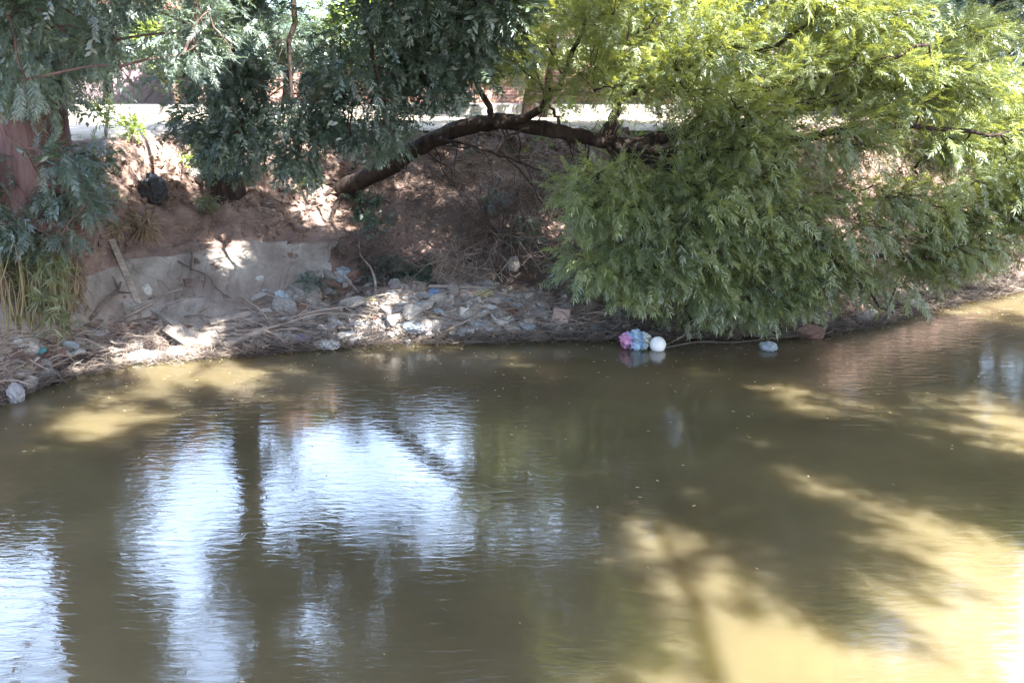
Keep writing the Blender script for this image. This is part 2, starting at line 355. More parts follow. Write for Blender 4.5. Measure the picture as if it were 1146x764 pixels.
wm = MB(); wm.add([(-600, -8, 0), (600, -8, 0), (600, 60, 0), (-600, 60, 0)], [(0, 1, 2, 3)])
tag(wm.build('water', M['water']), kind='structure')

# pale sandy track on top of the bank
xs_ = np.arange(-45, 45, .25); front = ys(xs_) + 4.7 + (fbm(xs_ * .9, xs_ * 0, 4, 3) - .5) * 1.4; front = np.minimum(front, 21.5)
pv = []; pf = []
for i, x in enumerate(xs_):
    for k in range(9):
        y = front[i] + (22.3 - front[i]) * k / 8
        pv.append((x, y, 2.72 + (float(fbm(x * .7, y * .7, 3, 8)) - .5) * .06 + (-.10 if k == 0 else 0)))
for i in range(len(xs_) - 1):
    for k in range(8): pf.append((i * 9 + k, (i + 1) * 9 + k, (i + 1) * 9 + k + 1, i * 9 + k + 1))
pm = MB(); pm.add(pv, pf); tag(pm.build('path', M['sand']), kind='structure')
km = MB(); km.box((-45, 22.2, 2.4), (45, 22.38, 2.93)); tag(km.build('kerb', M['kerb']), kind='structure')
rm = MB(); rm.add([(-45, 22.38, 2.83), (45, 22.38, 2.83), (45, 27.9, 2.83), (-45, 27.9, 2.83)], [(0, 1, 2, 3)]); tag(rm.build('road', M['road']), kind='structure')

# ------------------------------------------------------------ walls and house beyond the road
def wall(name, mat, x0, x1, y, h, label, cat='wall', cap=True):
    e = empty(name, ((x0 + x1) / 2, y, 2.65), label, cat)
    m = MB(); m.box((x0, y, 2.6), (x1, y + .18, 2.65 + h)); m.build('wall_face', mat, e)
    if cap:
        m = MB(); m.box((x0 - .03, y - .04, 2.652 + h), (x1 + .03, y + .22, 2.73 + h)); m.build('coping', M['kerb'], e)
    return e
wall('plastered_wall', M['plaster_lilac'], -19, -9.4, 28, 2.0, 'mauve plastered garden wall beyond the road at far left')
wall('brick_wall', M['brick_wall'], -9.2, 4.6, 28, 1.5, 'low red brick garden wall beyond the road, seen above the leaning trunk')
wall('garden_wall', M['plaster_lilac'], 6.2, 24, 28, 1.7, 'greyish garden wall beyond the road behind the feathery tree')
# white slatted gate between the two walls
g = empty('slatted_gate', (5.35, 28, 2.65), 'white slatted metal gate between the walls beyond the road', 'gate')
m = MB()
for i in range(13): m.box((4.72 + i * .11, 28.02, 2.95), (4.76 + i * .11, 28.05, 4.5))
m.build('slats', M['white_paint'], g)
for z_ in (2.86, 4.38):
    m = MB(); m.box((4.66, 27.99, z_), (6.16, 28.018, z_ + .08)); m.build('rail', M['white_paint'], g)
def house(x0, x1, y0, y1, h, wallm, label):
    e = empty('house', ((x0 + x1) / 2, y0, 2.65), label, 'house')
    m = MB(); m.box((x0, y0, 2.6), (x1, y1, 2.65 + h)); m.build('wall', wallm, e)
    m = MB(); xm = (y0 + y1) / 2; o = .4; z = 2.66 + h
    m.add([(x0 - o, y0 - o, z), (x1 + o, y0 - o, z), (x1 + o, y1 + o, z), (x0 - o, y1 + o, z), (x0 - o, xm, z + 1.1), (x1 + o, xm, z + 1.1)],
          [(0, 1, 5, 4), (2, 3, 4, 5), (0, 4, 3), (1, 2, 5), (3, 2, 1, 0)], False); m.build('roof', M['roof_tile'], e)
    for k in range(2):
        wx = x0 + (x1 - x0) * (.25 + .45 * k)
        m = MB(); m.box((wx - .6, y0 - .03, 3.7), (wx + .6, y0 - .003, 4.9)); wn = m.build('window', M['white_paint'], e)
        m = MB(); m.box((wx - .52, y0 - .045, 3.78), (wx + .52, y0 - .033, 4.82)); p = m.build('pane', M['glass'], None); p.parent = wn
        p.location = e.location * -1
        p.location = -Vector(e.location)
    m = MB(); m.box((x1 - 1.4, y0 - .03, 2.66), (x1 - .5, y0 - .003, 4.75)); m.build('door', M['wood_dark'], e)
house(-17.5, -9.8, 33, 40, 2.9, M['plaster_orange'], 'orange plastered house glimpsed through the leaves at upper left')
house(-4.5, 4.5, 36, 43, 2.7, M['brick_wall'], 'brick house behind the garden wall in the middle distance')

# ------------------------------------------------------------ foliage templates
def norm(a): return a / np.maximum(np.linalg.norm(a, axis=-1, keepdims=True), 1e-9)
def strip(p0, d, ln, wd, nrm, bend, segs=2):
    """narrow leaf strip of quads: returns verts (2*(segs+1)), faces"""
    s = norm(np.cross(d, nrm)); out = []
    prof = {2: [.55, 1.0, .18], 1: [.9, .35], 3: [.4, 1, .8, .1]}[segs]
    for i in range(segs + 1):
        t = i / segs; c = p0 + d * ln * t + np.array([0, 0, -1]) * bend * ln * t * t
        out += [c - s * wd / 2 * prof[i], c + s * wd / 2 * prof[i]]
    return np.array(out), np.array([[2 * i, 2 * i + 1, 2 * i + 3, 2 * i + 2] for i in range(segs)])
def feather(rng, pairs=9, fl=.36, fw=.05, droop=.25, ang=55, segs=2):
    V = []; F = []; n = 0
    def push(v, f):
        nonlocal n
        V.append(v); F.append(f + n); n += len(v)
    def axis(t): return np.array([t, 0.06 * math.sin(t * 3), -droop * t * t])
    v, f = strip(axis(0), norm(axis(1) - axis(0)), 1.0, .018, np.array([0, 0, 1.]), .0, 1); push(v, f)
    for i in range(pairs):
        t = .12 + .85 * i / (pairs - 1)
        for sgn in (-1, 1):
            a = R(ang + rng.uniform(-14, 14)) * (1 - .35 * t)
            d = norm(np.array([math.cos(a), sgn * math.sin(a), rng.uniform(-.25, .3)]))
            v, f = strip(axis(t), d, fl * (1 - .35 * abs(t - .45)) * rng.uniform(.75, 1.15), fw, norm(np.array([rng.uniform(-.3, .3), rng.uniform(-.5, .5), 1.])), rng.uniform(.1, .5), segs); push(v, f)
    v, f = strip(axis(1), np.array([.9, 0, -.4]), fl * .9, fw, np.array([0, 0, 1.]), .2, segs); push(v, f)
    return np.concatenate(V), np.concatenate(F)
def leafy(rng, n_l=9, ll=.3, lw=.15):
    V = []; F = []; n = 0
    v, f = strip(np.zeros(3), np.array([1., 0, 0]), 1.0, .02, np.array([0, 0, 1.]), .2, 1); V.append(v); F.append(f); n = len(v)
    for i in range(n_l):
        t = .1 + .9 * i / (n_l - 1); a = rng.uniform(25, 75); sg = 1 if i % 2 else -1
        d = norm(np.array([math.cos(R(a)), sg * math.sin(R(a)), rng.uniform(-.5, .4)]))
        v, f = strip(np.array([t, 0, -.2 * t * t]), d, ll * rng.uniform(.7, 1.2), lw, norm(rng.normal(0, .5, 3) + np.array([0, 0, 1.])), rng.uniform(0, .4), 2); V.append(v); F.append(f + n); n += len(v)
    return np.concatenate(V), np.concatenate(F)
def blade(rng, k=7):
    V = []; F = []; n = 0
    for i in range(k):
        a = rng.uniform(-1, 1); d = norm(np.array([.9, a * .6, rng.uniform(-.2, .6)]))
        v, f = strip(rng.normal(0, .04, 3), d, rng.uniform(.6, 1.1), .055, norm(np.array([rng.uniform(-.5, .5), rng.uniform(-1, 1), 1.])), rng.uniform(.3, 1.0), 3); V.append(v); F.append(f + n); n += len(v)
    return np.concatenate(V), np.concatenate(F)
T_FEATHER = [feather(RNG) for _ in range(6)]
T_FINE = [feather(RNG, 11, .27, .040, .28, 60, 2) for _ in range(6)]
T_MESQ = [feather(RNG, 8, .34, .048, dr, 52, 2) for dr in (.05, .12, .2, .25, .3, .1)]
T_COARSE = [feather(RNG, 6, .42, .085, .3, 60, 1) for _ in range(5)]
T_LEAFY = [leafy(RNG) for _ in range(6)]
T_BLADE = [blade(RNG) for _ in range(5)]
T_NEEDLE = [feather(RNG, 7, .30, .022, .5, 40, 1) for _ in range(4)]

def foliage(name, parent, mat, P, Dr, S, T, tint=None, flat=.6):
    P = np.asarray(P); n = len(P); Dr = norm(np.asarray(Dr)); S = np.broadcast_to(np.asarray(S, float), (n,))
    up = norm(np.array([0, 0, 1.]) + RNG.normal(0, flat, (n, 3)) * .6)
    z = norm(up - Dr * np.sum(up * Dr, 1, keepdims=True)); y = np.cross(z, Dr)
    var = RNG.integers(0, len(T), n); tv = RNG.uniform(0, 1, n) if tint is None else tint
    VV = []; FF = []; TT = []; base = 0
    for k, (v, f) in enumerate(T):
        idx = np.where(var == k)[0]
        if not len(idx): continue
        Bm = np.stack([Dr[idx], y[idx], z[idx]], 1)                    # n,3(axis),3
        w_ = np.einsum('vk,nkc->nvc', v, Bm) * S[idx][:, None, None] + P[idx][:, None, :]
        VV.append(w_.reshape(-1, 3)); ff = f[None] + (np.arange(len(idx)) * len(v))[:, None, None] + base
        FF.append(ff.reshape(-1, 4)); TT.append(np.repeat(tv[idx], len(v))); base += len(idx) * len(v)
    V = np.concatenate(VV); F = np.concatenate(FF)
    return quads(name, V, F, mat, False, np.concatenate(TT), parent)

class Crown:
    def __init__(s): s.P = []; s.D = []; s.S = []; s.T = []
    def clump(s, c, r, n, out, droop=.3, size=.3, tint=None, spread=.45):
        c = np.asarray(c, float); r = np.broadcast_to(np.asarray(r, float), (3,))
        u = norm(RNG.normal(0, 1, (n, 3))); rad = RNG.uniform(0, 1, n) ** .45
        p = c + u * rad[:, None] * r
        o = norm(np.asarray(out, float))
        d = norm(u * .55 + o * .65 + RNG.normal(0, spread, (n, 3)) + np.array([0, 0, -droop]))
        t0 = RNG.uniform(0, 1) if tint is None else tint
        s.P.append(p); s.D.append(d); s.S.append(size * RNG.uniform(.65, 1.25, n)); s.T.append(np.clip(t0 * .6 + RNG.uniform(0, .4, n), 0, 1))
    def build(s, name, parent, mat, T, flat=.6):
        return foliage(name, parent, mat, np.concatenate(s.P), np.concatenate(s.D), np.concatenate(s.S), T, np.concatenate(s.T), flat)

def inpoly(x, y, poly):
    c = False; j = len(poly) - 1
    for i in range(len(poly)):
        xi, yi = poly[i]; xj, yj = poly[j]
        if (yi > y) != (yj > y) and x < (xj - xi) * (y - yi) / (yj - yi) + xi: c = not c
        j = i
    return c
def wander(a, b, n=5, amp=.12, sag=0):
    a = np.asarray(a, float); b = np.asarray(b, float); L = np.linalg.norm(b - a); out = []
    off = np.zeros(3)
    for i in range(n):
        t = i / (n - 1)
        if 0 < i < n - 1: off = RNG.normal(0, amp * L * .5, 3)
        else: off = np.zeros(3)
        out.append(a + (b - a) * t + off + np.array([0, 0, sag * L * 4 * t * (1 - t)]))
    return out

# spots on the bank and water that the sun reaches: crowns stay out of these shafts
SD = np.array(sd)
BEAMS = [(drop(a, b), r_) for a, b, r_ in [(226, 264, .08), (238, 286, .08), (252, 308, .08), (272, 270, .05), (284, 292, .02), (400, 240, .1), (440, 225, .12), (470, 250, .15), (560, 260, .15), (590, 290, .15), (430, 205, .1), (535, 225, .15), (600, 215, .12), (570, 240, .1), (460, 275, .1), (140, 225, .1), (620, 300, .15), (350, 250, .2), (345, 212, .25), (478, 200, .25), (498, 225, .25), (515, 262, .28), (545, 292, .25), (640, 250, .3), (655, 275, .25),
         (225, 178, .25), (198, 376, .18), (112, 208, .18), (300, 185, .2), (620, 225, .2), (700, 275, .25), (150, 155, .4), (410, 345, .15)]]
BEAMS = [(p_, q_ + .22) for p_, q_ in BEAMS]
BEAMS += [(ground(a, b), r_) for a, b, r_ in [(95, 488, .5), (130, 480, .45), (262, 440, .42), (600, 412, .25), (600, 480, .18), (830, 428, .3), (930, 438, .2), (680, 545, .30), (740, 537, .28), (850, 525, .32), (930, 560, .34), (990, 562, .45), (1095, 462, .42), (840, 430, .35), (1130, 480, .4), (760, 590, .2), (620, 600, .15), (300, 752, .22), (760, 640, .2), (900, 470, .15), (450, 560, .12)]]
def beamfree(c, r):
    for p, q in BEAMS:
        w_ = np.asarray(c) - p; 
        if np.linalg.norm(w_ - SD * (w_ @ SD)) < q + r * .8: return False
    return True

# ------------------------------------------------------------ the leaning feathery tree (right)
def mesquite():
    base = drop(378, 213)
    e = empty('leaning_tree', tuple(base), 'big feathery green tree leaning right from the bank and drooping to the water', 'tree')
    tr_px = [(335, 244, 16.1), (366, 221, 15.95), (400, 203, 15.6), (440, 183, 15.3), (480, 158, 15.0), (520, 143, 14.75), (560, 136, 14.5), (600, 143, 14.3), (650, 153, 14.1), (690, 162, 14.0)]
    pts = smooth_path([at(*p) for p in tr_px], 5, .012)
    m = MB(); n = len(pts); m.tube(pts, [.155 - .06 * (i / (n - 1)) + .05 * math.exp(-i / 4) for i in range(n)], 14, rough=.10); m.build('trunk', M['bark'], e)
    for ra, rb in (((386, 212), (342, 232)), ((388, 214), (368, 248)), ((396, 210), (410, 246)), ((380, 208), (335, 208))):
        A = drop(*ra); B = drop(*rb); m = MB(); Q = smooth_path([A + [0, .05, .02], (A + B) / 2 + [0, -.03, .05], B + [0, 0, -.06]], 4, .01)
        m.tube(Q, lerp_r(.06, .02, len(Q)), 8, rough=.12); m.build('root', M['bark'], e)
    hub = at(690, 162, 14.0)
    limbs = [
        ([(560, 138, 14.3), (545, 120, 14.3), (520, 60, 14.2), (480, -20, 14)], .06),
        ([(575, 136, 14.3), (600, 125, 14.2), (625, 95, 14.1), (650, 40, 13.8), (700, -60, 13.5)], .07),
        ([(622, 150, 14.2), (624, 136, 14.2), (612, 112, 14.1), (590, 60, 14)], .035),
        ([(675, 158, 14.1), (688, 130, 14), (694, 95, 13.9), (720, 60, 13.8), (745, 10, 13.6), (780, -60, 13.5)], .085),
        ([(694, 112, 14), (720, 95, 13.8), (770, 72, 13.6), (840, 60, 13.2), (900, 30, 13), (960, -20, 12.9)], .06),
        ([(690, 162, 14), (730, 160, 13.8), (780, 138, 13.4), (830, 110, 13.1), (880, 92, 12.8), (940, 80, 12.5), (1040, 50, 12.3)], .09),
        ([(690, 162, 14), (760, 170, 13.5), (840, 165, 13), (930, 150, 12.6), (1020, 140, 12.4), (1120, 150, 12.4)], .085),
        ([(690, 162, 14), (750, 190, 13.3), (830, 230, 12.7), (910, 260, 12.2), (980, 285, 12), (1060, 290, 12)], .07),
        ([(690, 162, 14), (720, 200, 13.2), (760, 260, 12.5), (800, 310, 12.2), (850, 345, 12.1)], .06),
        ([(680, 160, 14), (700, 210, 13.3), (715, 270, 12.7), (735, 330, 12.4)], .045),
        ([(690, 162, 14), (780, 150, 14.2), (880, 130, 14.6), (1000, 100, 15), (1120, 80, 15.2)], .08),
        ([(780, 170, 13.4), (840, 200, 12.6), (900, 250, 12.0), (960, 320, 11.9), (1000, 350, 12)], .045),
        ([(490, 158, 14.5), (520, 160, 14.2), (560, 173, 13.9), (600, 190, 13.6), (650, 200, 13.2)], .028),
        ([(590, 142, 14.25), (560, 165, 13.9), (590, 200, 13.6), (615, 250, 13.4)], .022),
    ]
    nodes = []
    for lp, r in limbs:
        P = smooth_path([at(*p) for p in lp], 5, .02); k = len(P)
        m = MB(); m.tube(P, lerp_r(r, r * .22, k), 8, rough=.08); m.build('limb', M['bark'], e)
        nodes += [(np.array(p), r * (1 - .78 * i / k)) for i, p in enumerate(P) if i > 4]
    NP = np.array([a for a, _ in nodes])
    m = MB()
    for q in range(26):
        a = np.array(pts[int(RNG.integers(len(pts) // 3, len(pts)))]); b = a + [RNG.uniform(-.2, 1.1), RNG.uniform(-.6, .3), RNG.uniform(-1.1, .5)]
        P = smooth_path(wander(a, b, 5, .1), 3); m.tube(P, lerp_r(.014, .003, len(P)), 4, False)
        for _ in range(3): c_ = np.array(P[int(RNG.integers(4, len(P)))]); m.tube(wander(c_, c_ + RNG.normal(0, .2, 3), 4, .1), lerp_r(.006, .002, 4), 3, False)
    m.build('dead_twigs', M['bark'], e)
    poly = [(470, -170), (490, 20), (515, 92), (580, 105), (640, 108), (740, 118), (790, 150), (700, 175), (650, 200), (655, 300), (690, 342), (760, 345), (900, 350), (985, 322), (1040, 322), (1085, 298),
            (1150, 270), (1240, 235), (1240, 110), (1120, 70), (1095, 25), (1000, 5), (960, -60), (860, -170)]
    cr = Crown(); tw = MB()
    gap = lambda x, y: ((x - 945) / 55) ** 2 + ((y - 265) / 75) ** 2 < 1
    k = 0; tries = 0
    while k < 560 and tries < 14000:
        tries += 1
        x = RNG.uniform(465, 1240); y = RNG.uniform(-170, 350)
        if not inpoly(x, y, poly): continue
        if gap(x, y) and RNG.random() < .45: continue
        if y < 110 and x < 700 and RNG.random() < .2: continue
        if fbm(x / 75, y / 42, 2, 123) < (.22 if y < 200 else .30): continue
        yy = (y + 20) / 370
        Df = 12.1 + 1.6 * max(0, -y / 170) + .35 * math.cos(yy * 3) + max(0, (700 - x) / 140) * .7 + max(0, (x - 1080) / 150) * .6
        if y > 280: Df += (y - 280) / 90 * .35
        D = Df + RNG.uniform(0, 1) ** 1.5 * (3.2 if y < 200 else .9)
        c = at(x, y, D)
        if c[2] < max(float(H(c[0], c[1])), 0) + .28: c[2] = max(float(H(c[0], c[1])), 0) + .3 + RNG.uniform(0, .1)
        out = c - (hub + np.array([0, 0, -.6])); out[2] *= .6
        sz = RNG.uniform(.22, .6)
        cr.clump(c, (sz, sz, sz * .42), int(30 + 75 * sz), out, .02 if y < 150 else .18, RNG.uniform(.19, .29), spread=.45)
        # branch to nearest limb node towards the hub
        dd = np.linalg.norm(NP - c, axis=1) + .25 * np.linalg.norm(NP - hub, axis=1); j = int(np.argmin(dd))
        src = NP[j].copy(); NP = np.vstack([NP, c])
        P = wander(src, c, 5, .09, .03); tw.tube(P, lerp_r(.016, .006, 5), 4, False)
        for q in range(3):
            P2 = wander(c, c + norm(norm(out) + RNG.normal(0, .5, 3)) * sz * .9, 4, .1); tw.tube(P2, lerp_r(.007, .003, 4), 3, False)
        k += 1
    kk = 0
    while kk < 85:
        c = np.array([RNG.uniform(-.2, 7.5), RNG.uniform(12.6, 16.5), RNG.uniform(5.4, 7.6)])
        if fbm(c[0] * .6, c[1] * .6 - c[2] * .35, 2, 91) < .36 or not beamfree(c, .5): continue
        kk += 1; cr.clump(c, (.7, .7, .32), 42, c - hub, .1, .5, spread=.5)
        j = int(np.argmin(np.linalg.norm(NP - c, axis=1))); tw.tube(smooth_path(wander(NP[j].copy(), c, 4, .07, .05), 3), lerp_r(.016, .008, 10), 4, False); NP = np.vstack([NP, c])
    cr.build('crown', e, M['leaf_mesquite'], T_MESQ + T_FINE[:5])
    tw.build('twigs', M['bark'], e)
    return e
mesquite()

# ------------------------------------------------------------ tall trees (left)
def tall_tree(base, name, label, trunk_pts, trunk_r, limbs, clumps, leafm, barkm, T, group=None, twr=.012):
    """limbs: list of (pts world, radius); clumps: list of (c, r, n, size, droop)"""
    e = empty(name, tuple(base), label, 'tree', group)
    P = smooth_path(trunk_pts, 5, .01); k = len(P)
    m = MB()
    rad = [trunk_r * (1 - .55 * i / (k - 1)) * (1 + .5 * math.exp(-i / 1.6)) for i in range(k)]
    m.tube(P, rad, 18, rough=.07); m.build('trunk', barkm, e)
    nodes = [np.array(p) for p in P[k // 3:]]
    for lp, r in limbs:
        Q = smooth_path(lp, 4, .03); m = MB(); m.tube(Q, lerp_r(r, r * .2, len(Q)), 7, rough=.06); m.build('limb', barkm, e)
        nodes += [np.array(q) for q in Q[3:]]
    NP = np.array(nodes); cr = Crown(); tw = MB(); top = np.array(P[-1])
    clumps = sorted(clumps, key=lambda q: float(np.min(np.linalg.norm(NP - np.asarray(q[0], float), axis=1))))
    pen = np.zeros(len(NP))
    for (c, r, n_, size, droop) in clumps:
        c = np.asarray(c, float); j = int(np.argmin(np.linalg.norm(NP - c, axis=1) + pen))
        src = NP[j].copy(); pen[j] += .5; NP = np.vstack([NP, c]); pen = np.append(pen, .15)
        out = c - src; out = norm(out) + norm((c - top) * np.array([1, 1, .2])) * .5
        cr.clump(c, r, n_, out, droop, size)
        Pw = smooth_path(wander(src, c, 4, .07, .05), 3); tw.tube(Pw, lerp_r(twr * 1.3, twr * .6, len(Pw)), 4, False)
        rr = float(np.mean(np.broadcast_to(r, (3,))))
        for q in range(2): tw.tube(wander(c, c + RNG.normal(0, rr * .6, 3), 4, .1), lerp_r(twr * .6, .003, 4), 3, False)
    cr.build('crown', e, leafm, T); tw.build('twigs', barkm, e)
    return e

def canopy(x0, x1, y0, y1, z0, z1, n, r, per, size, keep=lambda x, y, z: True):
    out = []
    while len(out) < n:
        x, y, z = RNG.uniform(x0, x1), RNG.uniform(y0, y1), RNG.uniform(z0, z1)
        if not keep(x, y, z): continue
        s = r * RNG.uniform(.7, 1.25)
        if not beamfree((x, y, z), s * .62): continue
        out.append(((x, y, z), (s, s, s * .5), per, size, .3))
    return out
def region(poly, n, D0, D1, r, per, size, droop=.25, skip=None):
    xs = [p[0] for p in poly]; ysl = [p[1] for p in poly]; out = []
    while len(out) < n:
        x, y = RNG.uniform(min(xs), max(xs)), RNG.uniform(min(ysl), max(ysl))
        if not inpoly(x, y, poly) or (skip and skip(x, y)): continue
        s = r * RNG.uniform(.6, 1.5); c = at(x, y, RNG.uniform(D0, D1))
        if not beamfree(c, s * .3): continue
        out.append((c, (s, s, s * .7), int(per * RNG.uniform(.6, 1.1)), size * RNG.uniform(.7, 1.15), droop * RNG.uniform(-.6, 1.6)))
    return out

# reflected rays leave the water below ~34 degrees: the high crowns keep above that
SD = np.array(sd)
def blob(lst): return lambda x, y: any(((x - a) / c) ** 2 + ((y - b) / d) ** 2 < 1 for a, b, c, d in lst)
def shading(poly, n, z0, z1, r, per, size, D=None, skip=None, seed=60, thr=.36):
    """unseen crown clumps added towards the sun to shade bank, water or foliage"""
    xs = [p[0] for p in poly]; yl = [p[1] for p in poly]; out = []; tries = 0
    while len(out) < n and tries < 60000:
        tries += 1
        x, y = RNG.uniform(min(xs), max(xs)), RNG.uniform(min(yl), max(yl))
        if not inpoly(x, y, poly) or (skip and skip(x, y)): continue
        if D is None:
            p = drop(x, y) if y < 400 else ground(x, y)
            if RNG.random() > (p[1] / 14) ** 2: continue
        else: p = at(x, y, D)
        if fbm(p[0] * .9, p[1] * .9 + p[2], 2, seed) < thr: continue
        z = RNG.uniform(z0, z1); c = p + SD * ((z - p[2]) / SD[2]); s_ = r * RNG.uniform(.7, 1.2)
        if not beamfree(c, s_ * .62): continue
        out.append((c, (s_, s_, s_ * .6), per, size, .2))
    return out
def high(x, y, z): return (z + 3.5) / y > .70 and fbm(x * .5, y * .5 - z * .29, 2, 77) > .27

bA = drop(42, 222)
tA = [bA + [0, 0, -.3], bA + [.02, 0, 1.2], bA + [.0, -.1, 3], bA + [-.15, -.2, 5.5], bA + [-.1, -.2, 8], bA + [.2, 0, 10.5]]
limA = [([tA[4], tA[4] + [1.2, -1.5, 1.2], tA[4] + [2.4, -3.2, 1.7]], .16), ([tA[4], tA[4] + [-1.3, -1.0, 1.4], tA[4] + [-2.6, -2.6, 2]], .15),
        ([tA[5], tA[5] + [1.0, 1.5, .8], tA[5] + [2.0, 3.5, 1]], .13), ([tA[3], tA[3] + [-.8, -1.6, .2], at(40, -40, 11.8), at(35, 40, 11.6)], .06),
        ([tA[3], tA[3] + [-1.2, -1.6, -.6], at(-60, 60, 11.7), at(10, 150, 11.5), at(60, 215, 11.6)], .05)]
clA = canopy(-10.5, -4.0, 8.6, 13.5, 7.6, 11.5, 40, .85, 40, .66, high)
clA += shading([(-150, 165), (330, 165), (350, 300), (330, 395), (150, 410), (-150, 470)], 75, 6.6, 9.5, .55, 40, .5, thr=.34, skip=blob([(252, 275, 62, 55), (345, 215, 50, 28), (225, 180, 45, 30), (190, 375, 45, 26)]))  # out-of-frame clumps added to this crown to shade the left bank
clA += region([(28, -120), (95, -120), (92, 20), (90, 70), (70, 100), (28, 110)], 40, 11.2, 13.2, .42, 75, .27)
clA += region([(-120, -160), (34, -160), (34, 90), (20, 125), (-120, 130)], 30, 8.0, 8.8, .32, 75, .20)
clA += region([(-60, 185), (60, 165), (110, 195), (118, 230), (95, 268), (40, 280), (-60, 270)], 20, 11.3, 12.1, .30, 60, .27, .5)
clA += region([(80, -160), (250, -160), (235, 60), (150, 78), (90, 70)], 34, 8.3, 9.1, .28, 60, .19, .4)
clA += region([(92, 150), (130, 165), (128, 195), (88, 188)], 4, 12.8, 13.0, .20, 40, .22, .4)
tall_tree(bA, 'bank_tree', 'thick reddish trunk of a tall tree at the left edge with blue-green sprays', tA, .46, limA, clA, M['leaf_blue'], M['bark_red'], T_FINE + T_LEAFY[:2] + T_MESQ[:2])

bB = drop(256, 212)
tB = [bB + [0, 0, -.3], bB + [0, -.02, 1.2], bB + [.05, -.1, 3], bB + [.25, -.2, 5.5], bB + [.5, -.1, 8], bB + [.9, 0, 10]]
limB = [([tB[3], tB[3] + [.3, -1.2, .3], at(260, -80, 12.2), at(262, 60, 11.8)], .07),
        ([tB[3], tB[3] + [.8, -1.0, .2], at(390, -60, 12.2), at(420, 60, 11.9), at(430, 140, 11.9)], .07),
        ([tB[4], tB[4] + [1.4, -1.6, 1], tB[4] + [2.6, -3.6, 1.6]], .14), ([tB[4], tB[4] + [-1.2, -1.6, 1], tB[4] + [-2, -3.2, 1.8]], .12),
        ([tB[5], tB[5] + [.8, 1.6, .6], tB[5] + [1.4, 3.6, .8]], .1), ([tB[3], tB[3] + [1.6, -.8, .1], at(540, -70, 12.4), at(520, 40, 12.2)], .06)]
q0 = drop(256, 290) + SD * 3.4  # limb added so that its shadow splits the sun patch on the slabs
limB.append(([tB[3], tB[3] + [.9, -.8, -.3], q0 + [.05, .1, 1.3], q0 + [0, 0, .3], q0 + [-.02, 0, -.9]], .075))
clB = canopy(-5.0, 1.0, 8.6, 13.5, 7.4, 11.5, 40, .85, 40, .66, high)
clB += shading([(300, 165), (640, 150), (700, 260), (680, 380), (300, 395)], 70, 6.6, 9.5, .55, 40, .5, thr=.36, seed=61, skip=blob([(345, 230, 50, 38), (515, 235, 48, 50), (638, 250, 42, 42), (420, 350, 40, 25)]))  # more high clumps added out of view to shade the middle bank
clB += region([(235, -120), (590, -120), (575, 20), (560, 90), (480, 105), (400, 85), (330, 80), (235, 70)], 105, 11.5, 12.8, .40, 72, .26,
              skip=lambda x, y: ((x - 350) / 26) ** 2 + ((y - 65) / 22) ** 2 < 1 or ((x - 288) / 14) ** 2 + ((y - 35) / 30) ** 2 < 1)
clB += region([(195, 75), (250, 50), (330, 80), (372, 110), (355, 165), (330, 190), (275, 165), (225, 170), (200, 140)], 24, 11.7, 12.7, .28, 75, .25)
for k_ in range(44):
    D_ = RNG.uniform(13.2, 17.5); el_ = RNG.uniform(.36, .66); x_ = RNG.uniform(-5.6, .4); z_ = el_ * D_ - 3.5
    if beamfree((x_, D_, z_), .1) and z_ > 2.9: clB.append((np.array([x_, D_, z_]), (.2, .2, .3), 26, .2, .3))
clB += region([(275, 55), (335, 55), (335, 125), (280, 120)], 8, 12.2, 13, .18, 50, .2)
clB += region([(330, 70), (420, 80), (500, 90), (480, 128), (440, 158), (410, 172), (385, 172), (360, 140)], 22, 11.9, 12.5, .20, 70, .19)
clB += region([(180, -170), (440, -170), (440, -10), (180, -10)], 34, 11.6, 13, .45, 60, .26)
clB += region([(238, 175), (275, 175), (270, 196), (242, 196)], 4, 14.1, 14.4, .2, 50, .22)
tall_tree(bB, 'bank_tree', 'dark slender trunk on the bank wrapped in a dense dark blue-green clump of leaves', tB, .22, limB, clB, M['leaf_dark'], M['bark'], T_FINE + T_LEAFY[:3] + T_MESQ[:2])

# unseen tree added behind the camera, its crown clumps placed to cast shade
nb = np.array([8.2, -8.0, 2.1])
tN = [nb + [0, 0, -.3], nb + [-.1, .2, 2], nb + [-.4, .8, 4.5], nb + [-1.0, 1.8, 7], nb + [-1.6, 3.0, 8.6]]
limN = [([tN[3], tN[3] + [-1.5, 2.5, 1.0], tN[3] + [-3.5, 5.5, 1.6]], .16), ([tN[4], tN[4] + [.5, 2.5, .5], tN[4] + [.5, 6, .6]], .15), ([tN[3], tN[3] + [1.5, 1.5, .8], tN[3] + [2.5, 4.5, 1.6]], .13), ([tN[4], tN[4] + [-2.5, 1.2, .2], tN[4] + [-5, 2, .2]], .12)]
lit = blob([(105, 485, 60, 22), (265, 440, 60, 16), (600, 412, 40, 12), (830, 428, 60, 14), (930, 440, 30, 10), (700, 542, 60, 18), (850, 525, 50, 18), (970, 562, 95, 34), (1080, 700, 160, 60), (300, 750, 60, 30), (760, 650, 60, 20)])
clN = shading([(-150, 480), (0, 445), (560, 400), (980, 385), (1146, 350), (1200, 430), (1060, 455), (980, 490), (1170, 545), (1170, 600), (900, 628), (620, 655), (540, 760), (570, 900), (-200, 900)], 270, 7.6, 9.6, .62, 50, .58, skip=lit, thr=.18, seed=62)
clN += shading([(820, 170), (1240, 150), (1260, 330), (860, 350)], 34, 7.6, 9.2, .5, 34, .45, thr=.3, seed=66)
clN += shading([(650, 180), (980, 210), (1010, 330), (900, 350), (690, 345)], 46, 7.6, 9.2, .5, 40, .45, D=12.2, thr=.3, seed=63)
